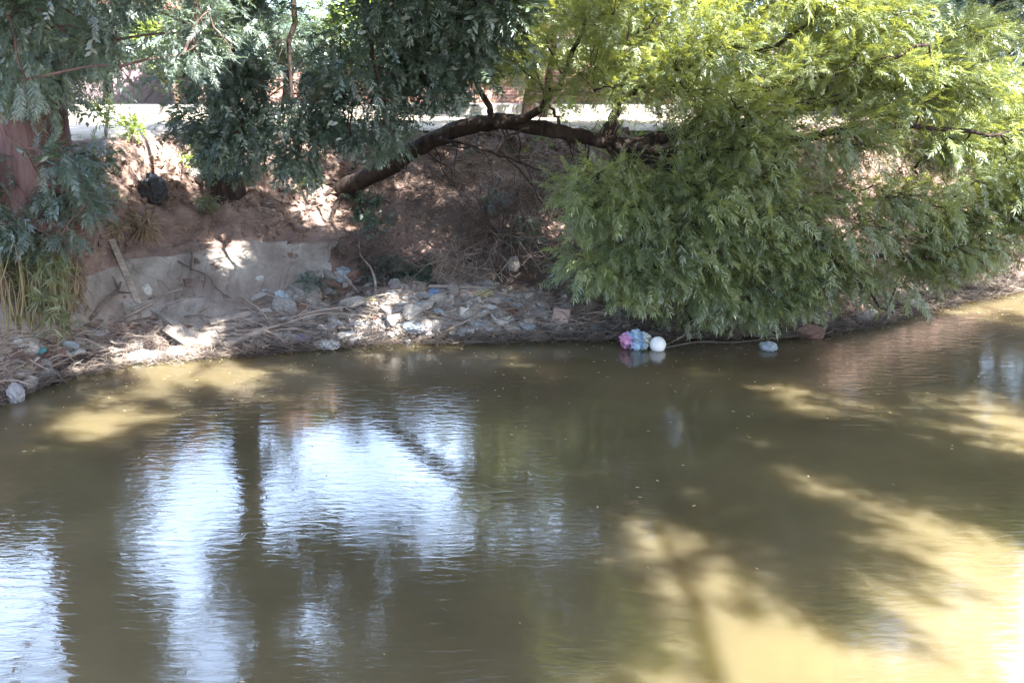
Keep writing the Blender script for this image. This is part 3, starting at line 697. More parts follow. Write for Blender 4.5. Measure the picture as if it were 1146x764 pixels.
clN += shading([(-60, -60), (560, -60), (560, 110), (430, 190), (120, 280), (-60, 280)], 60, 7.6, 9.6, .6, 40, .5, D=12.0, thr=.34, seed=64)
tall_tree(nb, 'added_shade_tree', 'unseen spreading tree added on the near bank behind the viewer to shade the water', tN, .35, limN, clN, M['leaf_blue'], M['bark'], T_COARSE)

# ------------------------------------------------------------ trees beyond the path
bg_trees = [  # x_px, Y, crown top z, radius, mat, label
    (120, 25.5, 5.6, 2.0, 'leaf_dark', 'dark round tree beyond the road at the far left, behind the big trunk'),
    (215, 26.5, 5.2, 1.5, 'leaf_lime', 'small sunlit lime-green tree beyond the road between the two bank trunks'),
    (320, 25.0, 5.3, 1.7, 'leaf_dark', 'dark bushy tree beyond the road behind the slender bank trunk'),
    (420, 26.8, 5.4, 1.6, 'leaf_lime', 'bright green small tree beyond the road above the brick wall'),
    (505, 24.6, 5.6, 1.7, 'leaf_blue', 'blue-green tree beyond the road above the leaning trunk'),
    (590, 20.9, 6.6, 1.7, 'leaf_mesquite', 'slim tree with two brown stems beside the path, above the leaning trunk'),
    (690, 26.0, 7.5, 2.2, 'leaf_mesquite', 'loose green tree beyond the road behind the fork of the leaning tree'),
    (820, 25.5, 8.5, 2.6, 'leaf_dark', 'dark tree beyond the road right of the white gate'),
    (960, 24.5, 8.5, 2.6, 'leaf_dark', 'dark tree hidden behind the top of the feathery crown'),
    (60, 24.4, 5.4, 1.9, 'leaf_blue', 'blue-green tree beyond the road directly behind the thick left trunk'),
    (262, 24.6, 5.3, 1.5, 'leaf_dark', 'dark small tree beyond the road directly behind the slender trunk'),
    (1030, 23.5, 7.5, 2.3, 'leaf_dark', 'low dark tree behind the right part of the crown'),
    (1125, 24.8, 7.5, 2.5, 'leaf_blue', 'blue-green tree beyond the road at the right edge'),
    (1010, 27.5, 10.5, 3.2, 'leaf_dark', 'tallest dark tree beyond the road behind the right of the crown'),
    (1330, 19.5, 10.0, 3.4, 'leaf_dark', 'dark tree just past the right edge of the far bank'),
    (1090, 21.0, 9.5, 3.1, 'leaf_dark', 'dark dense tree showing at the upper right corner behind the feathery crown'),
    (1210, 19.5, 9.5, 3.2, 'leaf_dark', 'dark tree at the right edge above the far brown bank'),
]
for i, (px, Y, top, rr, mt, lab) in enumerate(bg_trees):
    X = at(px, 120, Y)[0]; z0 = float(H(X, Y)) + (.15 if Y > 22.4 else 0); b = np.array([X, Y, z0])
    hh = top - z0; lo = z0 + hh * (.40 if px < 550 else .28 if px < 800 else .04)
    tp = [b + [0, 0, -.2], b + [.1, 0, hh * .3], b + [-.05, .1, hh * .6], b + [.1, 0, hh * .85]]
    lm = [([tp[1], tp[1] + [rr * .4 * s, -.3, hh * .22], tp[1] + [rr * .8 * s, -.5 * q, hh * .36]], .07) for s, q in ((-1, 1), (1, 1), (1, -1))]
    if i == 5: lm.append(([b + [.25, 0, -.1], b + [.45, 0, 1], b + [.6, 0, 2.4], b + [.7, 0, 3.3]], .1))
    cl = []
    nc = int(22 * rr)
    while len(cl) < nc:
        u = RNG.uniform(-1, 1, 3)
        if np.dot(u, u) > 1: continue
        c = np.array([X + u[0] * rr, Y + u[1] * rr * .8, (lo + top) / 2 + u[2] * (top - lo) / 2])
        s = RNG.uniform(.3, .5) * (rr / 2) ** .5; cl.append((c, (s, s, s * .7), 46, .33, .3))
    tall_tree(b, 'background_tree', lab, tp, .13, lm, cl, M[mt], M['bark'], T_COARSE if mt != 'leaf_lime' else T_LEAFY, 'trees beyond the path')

# ------------------------------------------------------------ concrete apron
def apron():
    xs = np.linspace(AX0, AX1, 6)
    y = float(ys(xs.mean())) + 1.8
    e = empty('concrete_apron', (xs.mean(), y, .8), 'row of tilted grey concrete slabs lining the lower bank at left', 'concrete lining')
    for k in range(5):
        x0, x1 = xs[k] - .005, xs[k + 1] + .006; nu, nv = 14, 14; v = []; f = []
        va0, va1 = 1.18, [1.95, 2.05, 2.10, 2.13, 2.10][k]
        if k == 0: va0 = 1.3
        sag = RNG.uniform(-.03, .04)
        for j in range(nv + 1):
            for i in range(nu + 1):
                s, t = i / nu, j / nv; x = x0 + (x1 - x0) * s
                vv = va0 + (va1 - va0) * t
                if j == nv: vv += (float(fbm(x * 2.5, 3, 3, 2)) - .5) * .16
                if j == 0: vv += (float(fbm(x * 5, k, 3, 4)) - .5) * .16
                Y = float(ys(x)) + vv; z = float(np.interp(vv, PV, PZ)) + [.05, .075, .055, .08, .06][k] + sag * (s - .5) + (float(fbm(x * 2, vv * 2, 3, 6)) - .5) * .03
                if k == 4: x += s ** 2 * ((float(fbm(vv * 2.4, 9, 3, 2)) - .5) * .9 - (vv - va0) * .22)
                v.append((x, Y, z))
        for j in range(nv):
            for i in range(nu): a = j * (nu + 1) + i; f.append((a, a + 1, a + nu + 2, a + nu + 1))
        m = MB(); m.add(v, f, False); o = m.build('slab', M['concrete'], e)
        so_ = o.modifiers.new('thick', 'SOLIDIFY'); so_.thickness = .09; so_.offset = -1
    return e
apron()

# ------------------------------------------------------------ rock, bag, stick makers
import bmesh
def chunk(rng, n=13, flat=.7, smooth=False):
    bm = bmesh.new()
    for _ in range(n):
        p = rng.normal(0, 1, 3); p /= np.linalg.norm(p); p *= rng.uniform(.75, 1.05); bm.verts.new((p[0] * 1.15, p[1], p[2] * flat))
    r_ = bmesh.ops.convex_hull(bm, input=bm.verts)
    bmesh.ops.delete(bm, geom=[g_ for g_ in r_['geom_interior'] if isinstance(g_, bmesh.types.BMVert)], context='VERTS')
    bmesh.ops.bevel(bm, geom=bm.edges[:], offset=.07, segments=2, affect='EDGES')
    bmesh.ops.triangulate(bm, faces=bm.faces[:])
    for v in bm.verts:
        q = float(fbm(v.co.x * 3 + 5, v.co.y * 3 + v.co.z * 2, 3, int(rng.integers(0, 3)))) - .5; v.co *= 1 + q * .12
    me = bpy.data.meshes.new('stone'); bm.to_mesh(me); bm.free(); return me
def crumple(rng, sub=3, amp=.55, flat=.6, sharp=1.0):
    bm = bmesh.new(); bmesh.ops.create_icosphere(bm, subdivisions=sub, radius=1)
    a, b = rng.uniform(0, 40, 2)
    for v in bm.verts:
        c = v.co.copy(); q = abs(float(fbm(c.x * 2.2 + a, c.y * 2.2 + c.z * 1.9 + b, 4, 3)) - .47) * 2
        q2 = float(fbm(c.x * 5 + c.z * 4 + b, c.y * 5 + a, 3, 5)) - .45
        v.co = c * (1.1 - q * amp * 1.3 + q2 * amp * .5); v.co.z *= flat
    me = bpy.data.meshes.new('crumple'); bm.to_mesh(me); bm.free(); return me
ROCKS = [chunk(RNG, int(RNG.integers(9, 16)), RNG.uniform(.5, .85)) for _ in range(9)]
BAGS = [crumple(RNG, 4, RNG.uniform(.4, .75), RNG.uniform(.45, .7)) for _ in range(8)]
def place_mesh(name, me, mat, pos, size, rot, label, cat, group=None, sink=.35):
    key = me.name + mat.name
    if key not in place_mesh.c:
        m2 = me.copy(); m2.materials.append(mat); place_mesh.c[key] = m2
    o = bpy.data.objects.new(name, place_mesh.c[key]); C.objects.link(o)
    s = np.broadcast_to(np.asarray(size, float), (3,)); o.scale = tuple(s); o.rotation_euler = rot
    o.location = (pos[0], pos[1], pos[2] + s[2] * (1 - sink) * .6)
    tag(o, label, cat, group); return o
place_mesh.c = {}
def rr3(): return (RNG.uniform(-.5, .5), RNG.uniform(-.5, .5), RNG.uniform(0, 6.28))
PXM = 1 / 1100 * 13.3   # metres per photo pixel at the shore

# rubble stones: zone polygons in the photo, one label per look and zone
zones = [
    ('in the heap above the white sheets', [(300, 335), (400, 300), (470, 330), (470, 360), (380, 372), (300, 378)], 70),
    ('in the main rubble pile mid-shore', [(455, 322), (560, 318), (575, 370), (455, 376)], 85),
    ('left of the square pink block', [(560, 330), (610, 335), (612, 372), (560, 374)], 20),
    ('on the far left shore under reeds', [(0, 395), (90, 375), (160, 385), (120, 410), (20, 440)], 22),
    ('in dirt below the grey slabs', [(140, 345), (310, 325), (320, 350), (180, 395), (150, 390)], 20),
    ('between square block and pink-blue bag', [(650, 350), (700, 350), (700, 374), (650, 374)], 10),
    ('at the waterline under the drooping crown', [(780, 362), (960, 352), (1050, 338), (1060, 346), (960, 372), (800, 377)], 22),
]
looks = [('rock_grey', 'small grey rubble stone'), ('rock_pale', 'pale chalky rubble stone'), ('rock_brick', 'reddish broken brick piece')]
for zn, poly, cnt in zones:
    xs = [p[0] for p in poly]; yl = [p[1] for p in poly]; k = 0
    while k < cnt:
        x, y = RNG.uniform(min(xs), max(xs)), RNG.uniform(min(yl), max(yl))
        if not inpoly(x, y, poly): continue
        p = drop(x, y); q = RNG.choice(3, p=[.52, .42, .06]); s = (.05 + .14 * RNG.uniform(0, 1) ** 1.8) * (1.3 if RNG.random() < .15 else 1)
        place_mesh('rubble_stone', ROCKS[RNG.integers(0, 9)], M[looks[q][0]], p, (s, s * .85, s * .85), rr3(), looks[q][1] + ' ' + zn, 'stone', looks[q][1].split(' ', 1)[1] + 's ' + zn)
        k += 1

# litter pieces
tr_looks = [('bag_white', 'crumpled dirty white plastic scrap'), ('bag_pale', 'crumpled pale blue plastic scrap'), ('bag_grey', 'crumpled grey plastic scrap'), ('bag_yellow', 'small yellowish foam scrap')]
for zn, poly, cnt in [(zones[0][0], zones[0][1], 34), (zones[1][0], zones[1][1], 40), (zones[3][0], zones[3][1], 8), (zones[6][0], zones[6][1], 5), (zones[2][0], zones[2][1], 6)]:
    xs = [p[0] for p in poly]; yl = [p[1] for p in poly]; k = 0
    while k < cnt:
        x, y = RNG.uniform(min(xs), max(xs)), RNG.uniform(min(yl), max(yl))
        if not inpoly(x, y, poly): continue
        p = drop(x, y); q = RNG.choice(4, p=[.42, .22, .26, .10]); s = RNG.uniform(.05, .12)
        place_mesh('plastic_scrap', BAGS[RNG.integers(0, 8)], M[tr_looks[q][0]], p, (s * 1.3, s, s * .8), rr3(), tr_looks[q][1] + ' ' + zn, 'litter', tr_looks[q][1].split(' ', 1)[1] + 's ' + zn)
        k += 1

def bag(px, py, w_px, h_px, mat, label, cat='plastic bag', name='plastic_bag', me=None, sink=.5, dz=0, k=None):
    p = drop(px, py + h_px * .4); u = w_px * PXM / 2; h = h_px * PXM / 2
    me = me or BAGS[(k if k is not None else int(RNG.integers(0, 8)))]
    o = place_mesh(name, me, M[mat], p, (u, u * .8, h / .55), (0, 0, RNG.uniform(0, 6.28)), label, cat, None, sink)
    return o
bag(488, 327, 24, 13, 'bag_blue', 'crumpled bright blue plastic bag on top of the rubble heap', k=1)
bag(535, 360, 16, 9, 'bag_pale', 'light blue plastic bag low in the rubble near the water')
bag(463, 362, 34, 12, 'bag_pale', 'torn translucent pale plastic sheet at the foot of the rubble', name='plastic_sheet', cat='plastic sheet')
bag(392, 375, 40, 14, 'bag_white', 'white plastic sheet spread at the water line in mid-left shore', name='plastic_sheet', cat='plastic sheet', k=2)
bag(366, 384, 36, 8, 'bag_white', 'second white plastic sheet trailing into the water beside the first', name='plastic_sheet', cat='plastic sheet', k=3)
bag(361, 370, 17, 15, 'bag_white', 'round white plastic bag just above the white sheets', k=4)
bag(337, 377, 22, 9, 'bag_purple', 'dark violet plastic bag at the water line left of the white sheets')
bag(360, 352, 16, 14, 'bag_yellow', 'yellowish foam block in the heap above the white bag', name='foam_block', cat='foam', k=5)
bag(399, 311, 12, 9, 'bag_pale', 'small pale blue bag at the top of the heap beneath the weeds')
bag(334, 342, 22, 10, 'bag_red', 'rust red crumpled cloth in the left part of the heap', name='cloth_rag', cat='rag')
bag(291, 311, 16, 9, 'bag_white', 'white plastic bag at the lower right edge of the grey slabs', k=6)
bag(297, 324, 14, 8, 'bag_pale', 'bluish white bag just below the white one by the grey slabs')
bag(165, 323, 12, 17, 'bag_white', 'white and pink carton lying on the dirt beside the leaning plank', name='carton', cat='carton')
bag(162, 397, 40, 13, 'bag_pale', 'pale blue plastic bag at the water line below the plank', k=0)
bag(197, 394, 26, 12, 'bag_pale', 'pale blue crumpled bag touching the sunlit concrete block', k=1)
bag(20, 384, 12, 12, 'bag_white', 'white scrap of paper under the reeds', name='paper_scrap', cat='litter')
bag(32, 413, 14, 9, 'bag_yellow', 'cream foam piece in the sticks at the far left', name='foam_block', cat='foam')
bag(42, 391, 18, 8, 'bag_teal', 'teal plastic bag under the reeds at the left')
bag(18, 440, 20, 20, 'bag_grey', 'white cloth hanging over sticks at the left water edge', name='cloth_rag', cat='rag', k=7)
bag(172, 203, 34, 52, 'bag_black', 'black rubbish bag slumped on the upper bank between the two trunks', k=0, sink=.7)
bag(220, 194, 25, 20, 'rock_pale', 'large whitish stone on the bank beside the slender trunk', name='boulder', cat='stone', me=ROCKS[2])
bag(860, 386, 22, 12, 'bag_pale', 'pale plastic bag half sunk at the water line under the drooping crown', k=2)
bag(905, 370, 38, 18, 'rock_brick', 'reddish boulder at the water line under the crown', name='boulder', cat='stone', me=ROCKS[4])
bag(1066, 341, 14, 6, 'rock_pale', 'small white stone at the water line at far right', name='boulder', cat='stone', me=ROCKS[1])
bag(575, 298, 22, 26, 'rock_pale', 'upright pale broken stone among the brush above the rubble', name='boulder', cat='stone', me=ROCKS[3], sink=.2)
bag(112, 205, 26, 14, 'rock_pale', 'flat pale stone in the earth right of the thick trunk', name='boulder', cat='stone', me=ROCKS[5])

# square pale-pink block
def block(px, py, w_px, h_px, th, mat, rot, label, name='masonry_block'):
    p = drop(px, py + h_px / 2); u = w_px * PXM / 2; h = h_px * PXM / 2
    bm = bmesh.new(); bmesh.ops.create_cube(bm, size=2)
    for v in bm.verts: v.co = Vector((v.co.x * u * RNG.uniform(.85, 1.08), v.co.y * th / 2, v.co.z * h * RNG.uniform(.8, 1.12)))
    bmesh.ops.subdivide_edges(bm, edges=bm.edges[:], cuts=5, use_grid_fill=True)
    for v in bm.verts: v.co += Vector(RNG.normal(0, .0035, 3))
    bmesh.ops.bevel(bm, geom=[e_ for e_ in bm.edges if e_.calc_face_angle(0) > .8], offset=.008, segments=2, affect='EDGES')
    me = bpy.data.meshes.new(name); bm.to_mesh(me); bm.free(); me.materials.append(M[mat])
    o = bpy.data.objects.new(name, me); C.objects.link(o); o.location = (p[0], p[1], p[2] + h * .8); o.rotation_euler = rot
    tag(o, label, 'block'); return o
block(628, 352, 21, 19, .12, 'brick_block', (R(-14), R(4), R(-6)), 'square pink masonry block standing upright near the water')
block(522, 345, 18, 15, .10, 'rock_pale', (R(-25), R(-5), R(10)), 'flat pale block at the right end of the rubble heap')
block(523, 329, 17, 12, .10, 'brick_block', (R(-35), R(8), R(-15)), 'tan block leaning behind the flat pale one')
# big broken slab, sunlit
def broken_slab():
    top = [(168, 352), (205, 345), (262, 342), (300, 352), (292, 368), (232, 392), (212, 390), (190, 372)]
    P = [drop(*q) for q in top]; P = [np.array([p[0], p[1], p[2] + .10 + .04 * math.sin(i)]) for i, p in enumerate(P)]
    bm = bmesh.new(); vs = [bm.verts.new(p) for p in P]; f = bm.faces.new(vs)
    if f.normal.z < 0 or True: bm.normal_update()
    r_ = bmesh.ops.extrude_face_region(bm, geom=[f]); 
    for g_ in r_['geom']:
        if isinstance(g_, bmesh.types.BMVert): g_.co.z -= .16
    bmesh.ops.recalc_face_normals(bm, faces=bm.faces[:])
    bmesh.ops.triangulate(bm, faces=bm.faces[:]); bmesh.ops.subdivide_edges(bm, edges=bm.edges[:], cuts=4, use_grid_fill=True)
    for v in bm.verts: v.co += Vector(((float(fbm(v.co.x * 5, v.co.y * 5, 3, 1)) - .5) * .04, 0, (float(fbm(v.co.x * 4, v.co.y * 4, 4, 12)) - .5) * .10))
    me = bpy.data.meshes.new('broken_slab'); bm.to_mesh(me); bm.free(); me.materials.append(M['concrete'])
    o = bpy.data.objects.new('broken_slab', me); C.objects.link(o); tag(o, 'large broken concrete slab lying in the debris at the foot of the lining', 'slab')
broken_slab()

# foam ball and striped bag afloat
def ball():
    p = ground(736, 391); r = 9 * PXM
    m = MB(); pts = []; n = 14
    vs = []; fs = []; sd_ = 28
    for i in range(n + 1):
        a = math.pi * i / n
        for k in range(sd_): vs.append((p[0] + r * math.sin(a) * math.cos(2 * math.pi * k / sd_), p[1] + r * math.sin(a) * math.sin(2 * math.pi * k / sd_), r * .62 + r * math.cos(a)))
    for i in range(n):
        for k in range(sd_): fs.append((i * sd_ + k, i * sd_ + (k + 1) % sd_, (i + 1) * sd_ + (k + 1) % sd_, (i + 1) * sd_ + k))
    m.add(vs, fs); o = m.build('foam_ball', M['foam_white'], loc=(p[0], p[1], 0)); tag(o, 'round white foam ball floating beside the pink and blue bag', 'ball')
ball()
def striped():
    mt, t = new_mat('pink_blue_film'); L = t.links.new
    tc = N(t, 'ShaderNodeTexCoord'); mp = N(t, 'ShaderNodeMapping'); mp.inputs['Rotation'].default_value = (0, 0, R(20)); mp.inputs['Scale'].default_value = (1, .6, .5); L(tc.outputs['Object'], mp.inputs[0])
    n1 = N(t, 'ShaderNodeTexNoise'); n1.inputs['Scale'].default_value = 4.2; n1.inputs['Detail'].default_value = 6
    L(mp.outputs[0], n1.inputs['Vector'])
    sx = N(t, 'ShaderNodeSeparateXYZ'); L(tc.outputs['Object'], sx.inputs[0])
    ad = N(t, 'ShaderNodeMath', operation='MULTIPLY_ADD'); ad.inputs[1].default_value = 1.1; L(n1.outputs[0], ad.inputs[0]); L(sx.outputs[0], ad.inputs[2])
    rp = ramp(t, [(0, (.50, .20, .34)), (.28, (.50, .26, .42)), (.36, (.13, .28, .48)), (.55, (.38, .48, .54)), (.68, (.11, .22, .40)), (.85, (.42, .46, .40)), (1, (.50, .50, .46))]); L(ad.outputs[0], rp.inputs[0])
    rp.color_ramp.interpolation = 'LINEAR'
    sh = N(t, 'ShaderNodeMath', operation='MULTIPLY_ADD'); sh.inputs[1].default_value = .5; sh.inputs[2].default_value = .25; L(ad.outputs[0], sh.inputs[0]); L(sh.outputs[0], rp.inputs[0])
    p = N(t, 'ShaderNodeBsdfPrincipled'); p.inputs['Roughness'].default_value = .3; L(rp.outputs[0], p.inputs['Base Color'])
    o = N(t, 'ShaderNodeOutputMaterial'); L(p.outputs[0], o.inputs[0])
    g_ = ground(711, 389); me = crumple(RNG, 5, .62, .62); me.materials.append(mt)
    o = bpy.data.objects.new('plastic_bag', me); C.objects.link(o); o.location = (g_[0], g_[1], .10); o.scale = (.21, .17, .22); o.rotation_euler = (0, 0, 0)
    tag(o, 'pink and blue shiny plastic bag lying at the water edge by the white ball', 'plastic bag')
striped()
bag(456, 383, 9, 8, 'bag_white', 'little white foam ball at the water edge under the rubble', name='foam_ball', cat='ball', me=ROCKS[0])

# ------------------------------------------------------------ boards and sticks
def board(a, b, w_, th, mat, label, za=.05, zb=.05, name='plank'):
    A = drop(*a); B = drop(*b); A = A + [0, 0, za]; B = B + [0, 0, zb]
    m = MB(); m.obox(A, B, w_, th, (0, -.6, .8), .012); o = m.build(name, M[mat], loc=tuple(A)); tag(o, label, 'board'); return o
board((126, 279), (157, 349), .08, .03, 'plank', 'long pale plank leaning down the grey slabs', .14, .10)
board((243, 380), (290, 368), .10, .03, 'plank', 'first slat of the broken pallet at the water edge below the slabs', .12, .14, 'pallet_slat')
board((236, 372), (282, 360), .09, .03, 'plank', 'upper slat of the broken pallet below the slabs', .14, .12, 'pallet_slat')
board((252, 392), (300, 378), .08, .03, 'plank', 'lowest slat of the broken pallet at the water line', .08, .12, 'pallet_slat')
board((543, 362), (556, 326), .09, .04, 'plank', 'short grey board propped up at the right end of the rubble', .06, .12)
board((186, 377), (212, 392), .12, .05, 'plank', 'thick sunlit board sloping to the water under the plank', .12, .10)
board((480, 331), (555, 332), .04, .03, 'plank', 'thin board lying across the top of the rubble heap', .14, .12)

def stick(a, b, r, mat, label, group=None, za=.06, zb=.06, fork=True, arch=.05, name='stick', amp=.06):
    A = drop(*a) + [0, 0, za]; B = drop(*b) + [0, 0, zb]
    P = smooth_path(wander(A, B, 5, amp, arch), 3); m = MB(); m.tube(P, lerp_r(r, r * .4, len(P)), 6, rough=.12)
    if fork:
        for _ in range(int(RNG.integers(1, 4))):
            q = P[int(RNG.integers(3, len(P) - 2))]; L_ = (Vector(B) - Vector(A)).length * RNG.uniform(.15, .35)
            d = Vector(norm(np.array(Vector(B) - Vector(A)) / max((Vector(B) - Vector(A)).length, .01) + RNG.normal(0, .5, 3)))
            Q = smooth_path(wander(np.array(q), np.array(q + d * L_), 4, .1), 2); m.tube(Q, lerp_r(r * .5, r * .2, len(Q)), 5, rough=.1)
    o = m.build(name, M[mat], loc=tuple(A)); tag(o, label, 'stick', group); return o
stick((560, 377), (692, 376), .03, 'twig', 'long straight pale pole lying along the water line', fork=False, arch=0, name='pole', amp=.01)
stick((742, 392), (905, 378), .018, 'twig', 'long pale branch floating at the water line right of the white ball', amp=.03, za=.03, zb=.03, arch=0)
stick((745, 390), (805, 360), .014, 'twig', 'thin branch rising right of the white ball')
stick((318, 367), (470, 358), .014, 'twig', 'long thin cane across the heap above the white sheets', fork=False, za=.12, zb=.16)
stick((285, 380), (420, 366), .014, 'twig', 'long bent branch over the debris at left of the white sheets', za=.1, zb=.14)
stick((420, 344), (403, 293), .022, 'twig', 'pale stake standing up at the top of the heap', fork=False, za=.02, zb=.30, name='stake')
stick((402, 335), (375, 318), .02, 'twig', 'short thick stick pointing up from the heap', za=.1, zb=.2)
stick((100, 363), (137, 328), .028, 'twig_dark', 'dark forked branch lying against the grey slabs', za=.06, zb=.16)
stick((140, 363), (205, 336), .018, 'twig', 'straight thin branch crossing the broken slab', fork=False, za=.1, zb=.16)
stick((66, 373), (92, 385), .02, 'twig', 'short pale cut stick under the reeds', fork=False, za=.14, zb=.12)
stick((140, 287), (175, 240), .013, 'twig_dark', 'dark stick poking up beside the top of the plank', fork=False, za=.05, zb=.14)
stick((200, 300), (262, 345), .014, 'twig_dark', 'dark curved root hanging over the grey slabs', za=.10, zb=.12, fork=True)
stick((214, 308), (214, 282), .02, 'twig_dark', 'short dark root hanging on the middle slab', fork=False, za=.08, zb=.1)
stick((305, 378), (256, 340), .012, 'twig', 'thin curved branch over the pallet slats', za=.16, zb=.2)
stick((458, 385), (600, 356), .016, 'twig', 'long pale branch slanting from the water up to the rubble', za=.04, zb=.12)
stick((560, 372), (600, 345), .012, 'twig', 'branch leaning left of the square block', za=.06, zb=.22)
stick((604, 334), (618, 362), .012, 'twig', 'thin branch leaning on the square block', za=.22, zb=.1)
szones = [
    ('in the tangle of sticks at the left shore', [(5, 385), (110, 375), (170, 368), (175, 400), (60, 425), (5, 450)], 60, 45, 'twig'),
    ('on the pile of branches below the grey slabs', [(215, 360), (340, 345), (340, 385), (230, 398)], 42, 40, 'twig'),
    ('laid across the middle rubble', [(340, 350), (560, 335), (560, 378), (340, 385)], 58, 45, 'twig'),
    ('in the sticks left of the square block', [(545, 345), (640, 345), (690, 368), (690, 378), (545, 380)], 34, 45, 'twig'),
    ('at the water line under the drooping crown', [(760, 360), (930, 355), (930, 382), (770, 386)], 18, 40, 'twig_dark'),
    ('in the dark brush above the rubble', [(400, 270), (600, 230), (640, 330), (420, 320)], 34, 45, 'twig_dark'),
]
for zn, poly, cnt, L_, mt in szones:
    xs = [p[0] for p in poly]; yl = [p[1] for p in poly]; k = 0
    while k < cnt:
        x, y = RNG.uniform(min(xs), max(xs)), RNG.uniform(min(yl), max(yl))
        if not inpoly(x, y, poly): continue
        a = RNG.uniform(-.7, .7) if mt == 'twig' else RNG.uniform(-1.4, 1.4); l = L_ * RNG.uniform(.5, 1.4)
        mat = mt if RNG.random() < .8 else 'twig_dark'
        dark = 'thin dark stick ' if mat == 'twig_dark' else 'thin pale stick '
        stick((x - l / 2 * math.cos(a), y - l / 2 * math.sin(a) * .5), (x + l / 2 * math.cos(a), y + l / 2 * math.sin(a) * .5), RNG.uniform(.006, .015), mat,
              dark + zn, dark + 's ' + zn if False else dark.strip() + 's ' + zn, RNG.uniform(.03, .2), RNG.uniform(.03, .2), RNG.random() < .55)
        k += 1

# ------------------------------------------------------------ uncountable litter, twigs, weeds
def scatter_pts(n, poly, xr=None):
    xs = [p[0] for p in poly]; yl = [p[1] for p in poly]; out = []
    while len(out) < n:
        x, y = RNG.uniform(min(xs), max(xs), 256), RNG.uniform(min(yl), max(yl), 256)
        for a, b in zip(x, y):
            if inpoly(a, b, poly): out.append((a, b))
            if len(out) >= n: break
    return np.array(out)
def world_scatter(n, x0, x1, v0, v1, dens=None):
    X = RNG.uniform(x0, x1, n); v = RNG.uniform(v0, v1, n)
    if dens is not None:
        k = dens(X, v) > RNG.uniform(0, 1, n); X = X[k]; v = v[k]
    Y = ys(X) + v; return np.stack([X, Y, np.maximum(H(X, Y), 0)], 1)
def cards(name, P, size, mat, elong=1.0, lift=.01, tint=False):
    """small curled leaves / chips lying on the ground"""
    n = len(P); a = RNG.uniform(0, 6.28, n); s = size * RNG.uniform(.5, 1.5, n)
    d = np.stack([np.cos(a), np.sin(a), RNG.uniform(-.5, .7, n)], 1); d = norm(d)
    sdv = norm(np.cross(d, norm(np.array([0, -.5, 1.]) + RNG.normal(0, .45, (n, 3))))); up = np.cross(sdv, d)
    c = P + np.array([0, 0, lift]) + up * s[:, None] * .2
    L_ = s * elong
    v = np.stack([c - d * L_[:, None] * .5, c - sdv * s[:, None] * .3 + up * s[:, None] * .12, c + d * L_[:, None] * .5, c + sdv * s[:, None] * .3 + up * s[:, None] * .12], 1).reshape(-1, 3)
    f = np.arange(n * 4).reshape(-1, 4)
    return quads(name, v, f, mat, False, RNG.uniform(0, 1, n).repeat(4))
dn = lambda X, v: (fbm(X * 1.3, v * 1.6, 3, 4) > .43) * (1 - apron_mask(X, v) * .7)
tag(cards('leaf_litter', world_scatter(52000, -8.5, 11, .25, 5.0, dn), .032, M['litter'], 1.4), kind='stuff')
dn2 = lambda X, v: (v < 1.1) * 1.0
tag(cards('debris_chips', world_scatter(6000, -7, 2, .16, 1.3, dn2), .045, M['rock_grey'], 1.6), kind='stuff')
# broken rubble too small to count between the bigger stones
def gravel(name, n, x0, x1, v0, v1, size, mat, dens=None):
    P = world_scatter(n, x0, x1, v0, v1, dens); n = len(P)
    cube = np.array([(x, y, z) for z in (-1, 1) for y in (-1, 1) for x in (-1, 1)], float)
    fc = np.array([(0, 2, 3, 1), (4, 5, 7, 6), (0, 1, 5, 4), (1, 3, 7, 5), (3, 2, 6, 7), (2, 0, 4, 6)])
    V = cube[None] * RNG.uniform(.45, 1.0, (n, 8, 3)) * (size * RNG.uniform(.35, 1.3, n) ** 1.5)[:, None, None] * RNG.uniform(.5, 1.1, (n, 1, 3))
    q = norm(RNG.normal(0, 1, (n, 4))); a, b, c, d = q.T
    Rm = np.stack([1 - 2 * (c * c + d * d), 2 * (b * c - a * d), 2 * (b * d + a * c), 2 * (b * c + a * d), 1 - 2 * (b * b + d * d), 2 * (c * d - a * b), 2 * (b * d - a * c), 2 * (c * d + a * b), 1 - 2 * (b * b + c * c)], 1).reshape(n, 3, 3)
    V = np.einsum('nij,nvj->nvi', Rm, V) + P[:, None, :] + np.array([0, 0, size * .3])
    F = (fc[None] + (np.arange(n) * 8)[:, None, None]).reshape(-1, 4)
    return tag(quads(name, V.reshape(-1, 3), F, mat, False), kind='stuff')
hx0, hx1 = at(300, 350, 13.5)[0], at(640, 350, 13.5)[0]
gravel('grey_gravel', 3000, hx0, hx1, .2, 1.25, .045, M['rock_grey'])
gravel('pale_gravel', 700, hx0, hx1, .25, 1.2, .045, M['rock_pale'])
gravel('shore_gravel', 2200, -8, 9, .2, 1.3, .03, M['rock_grey'])
gravel('earth_clods', 12000, -8.5, 10, .8, 4.6, .05, M['soil'], lambda X, v: (fbm(X * 1.2, v * 1.5, 3, 14) > .45) * (1 - apron_mask(X, v) * .8))
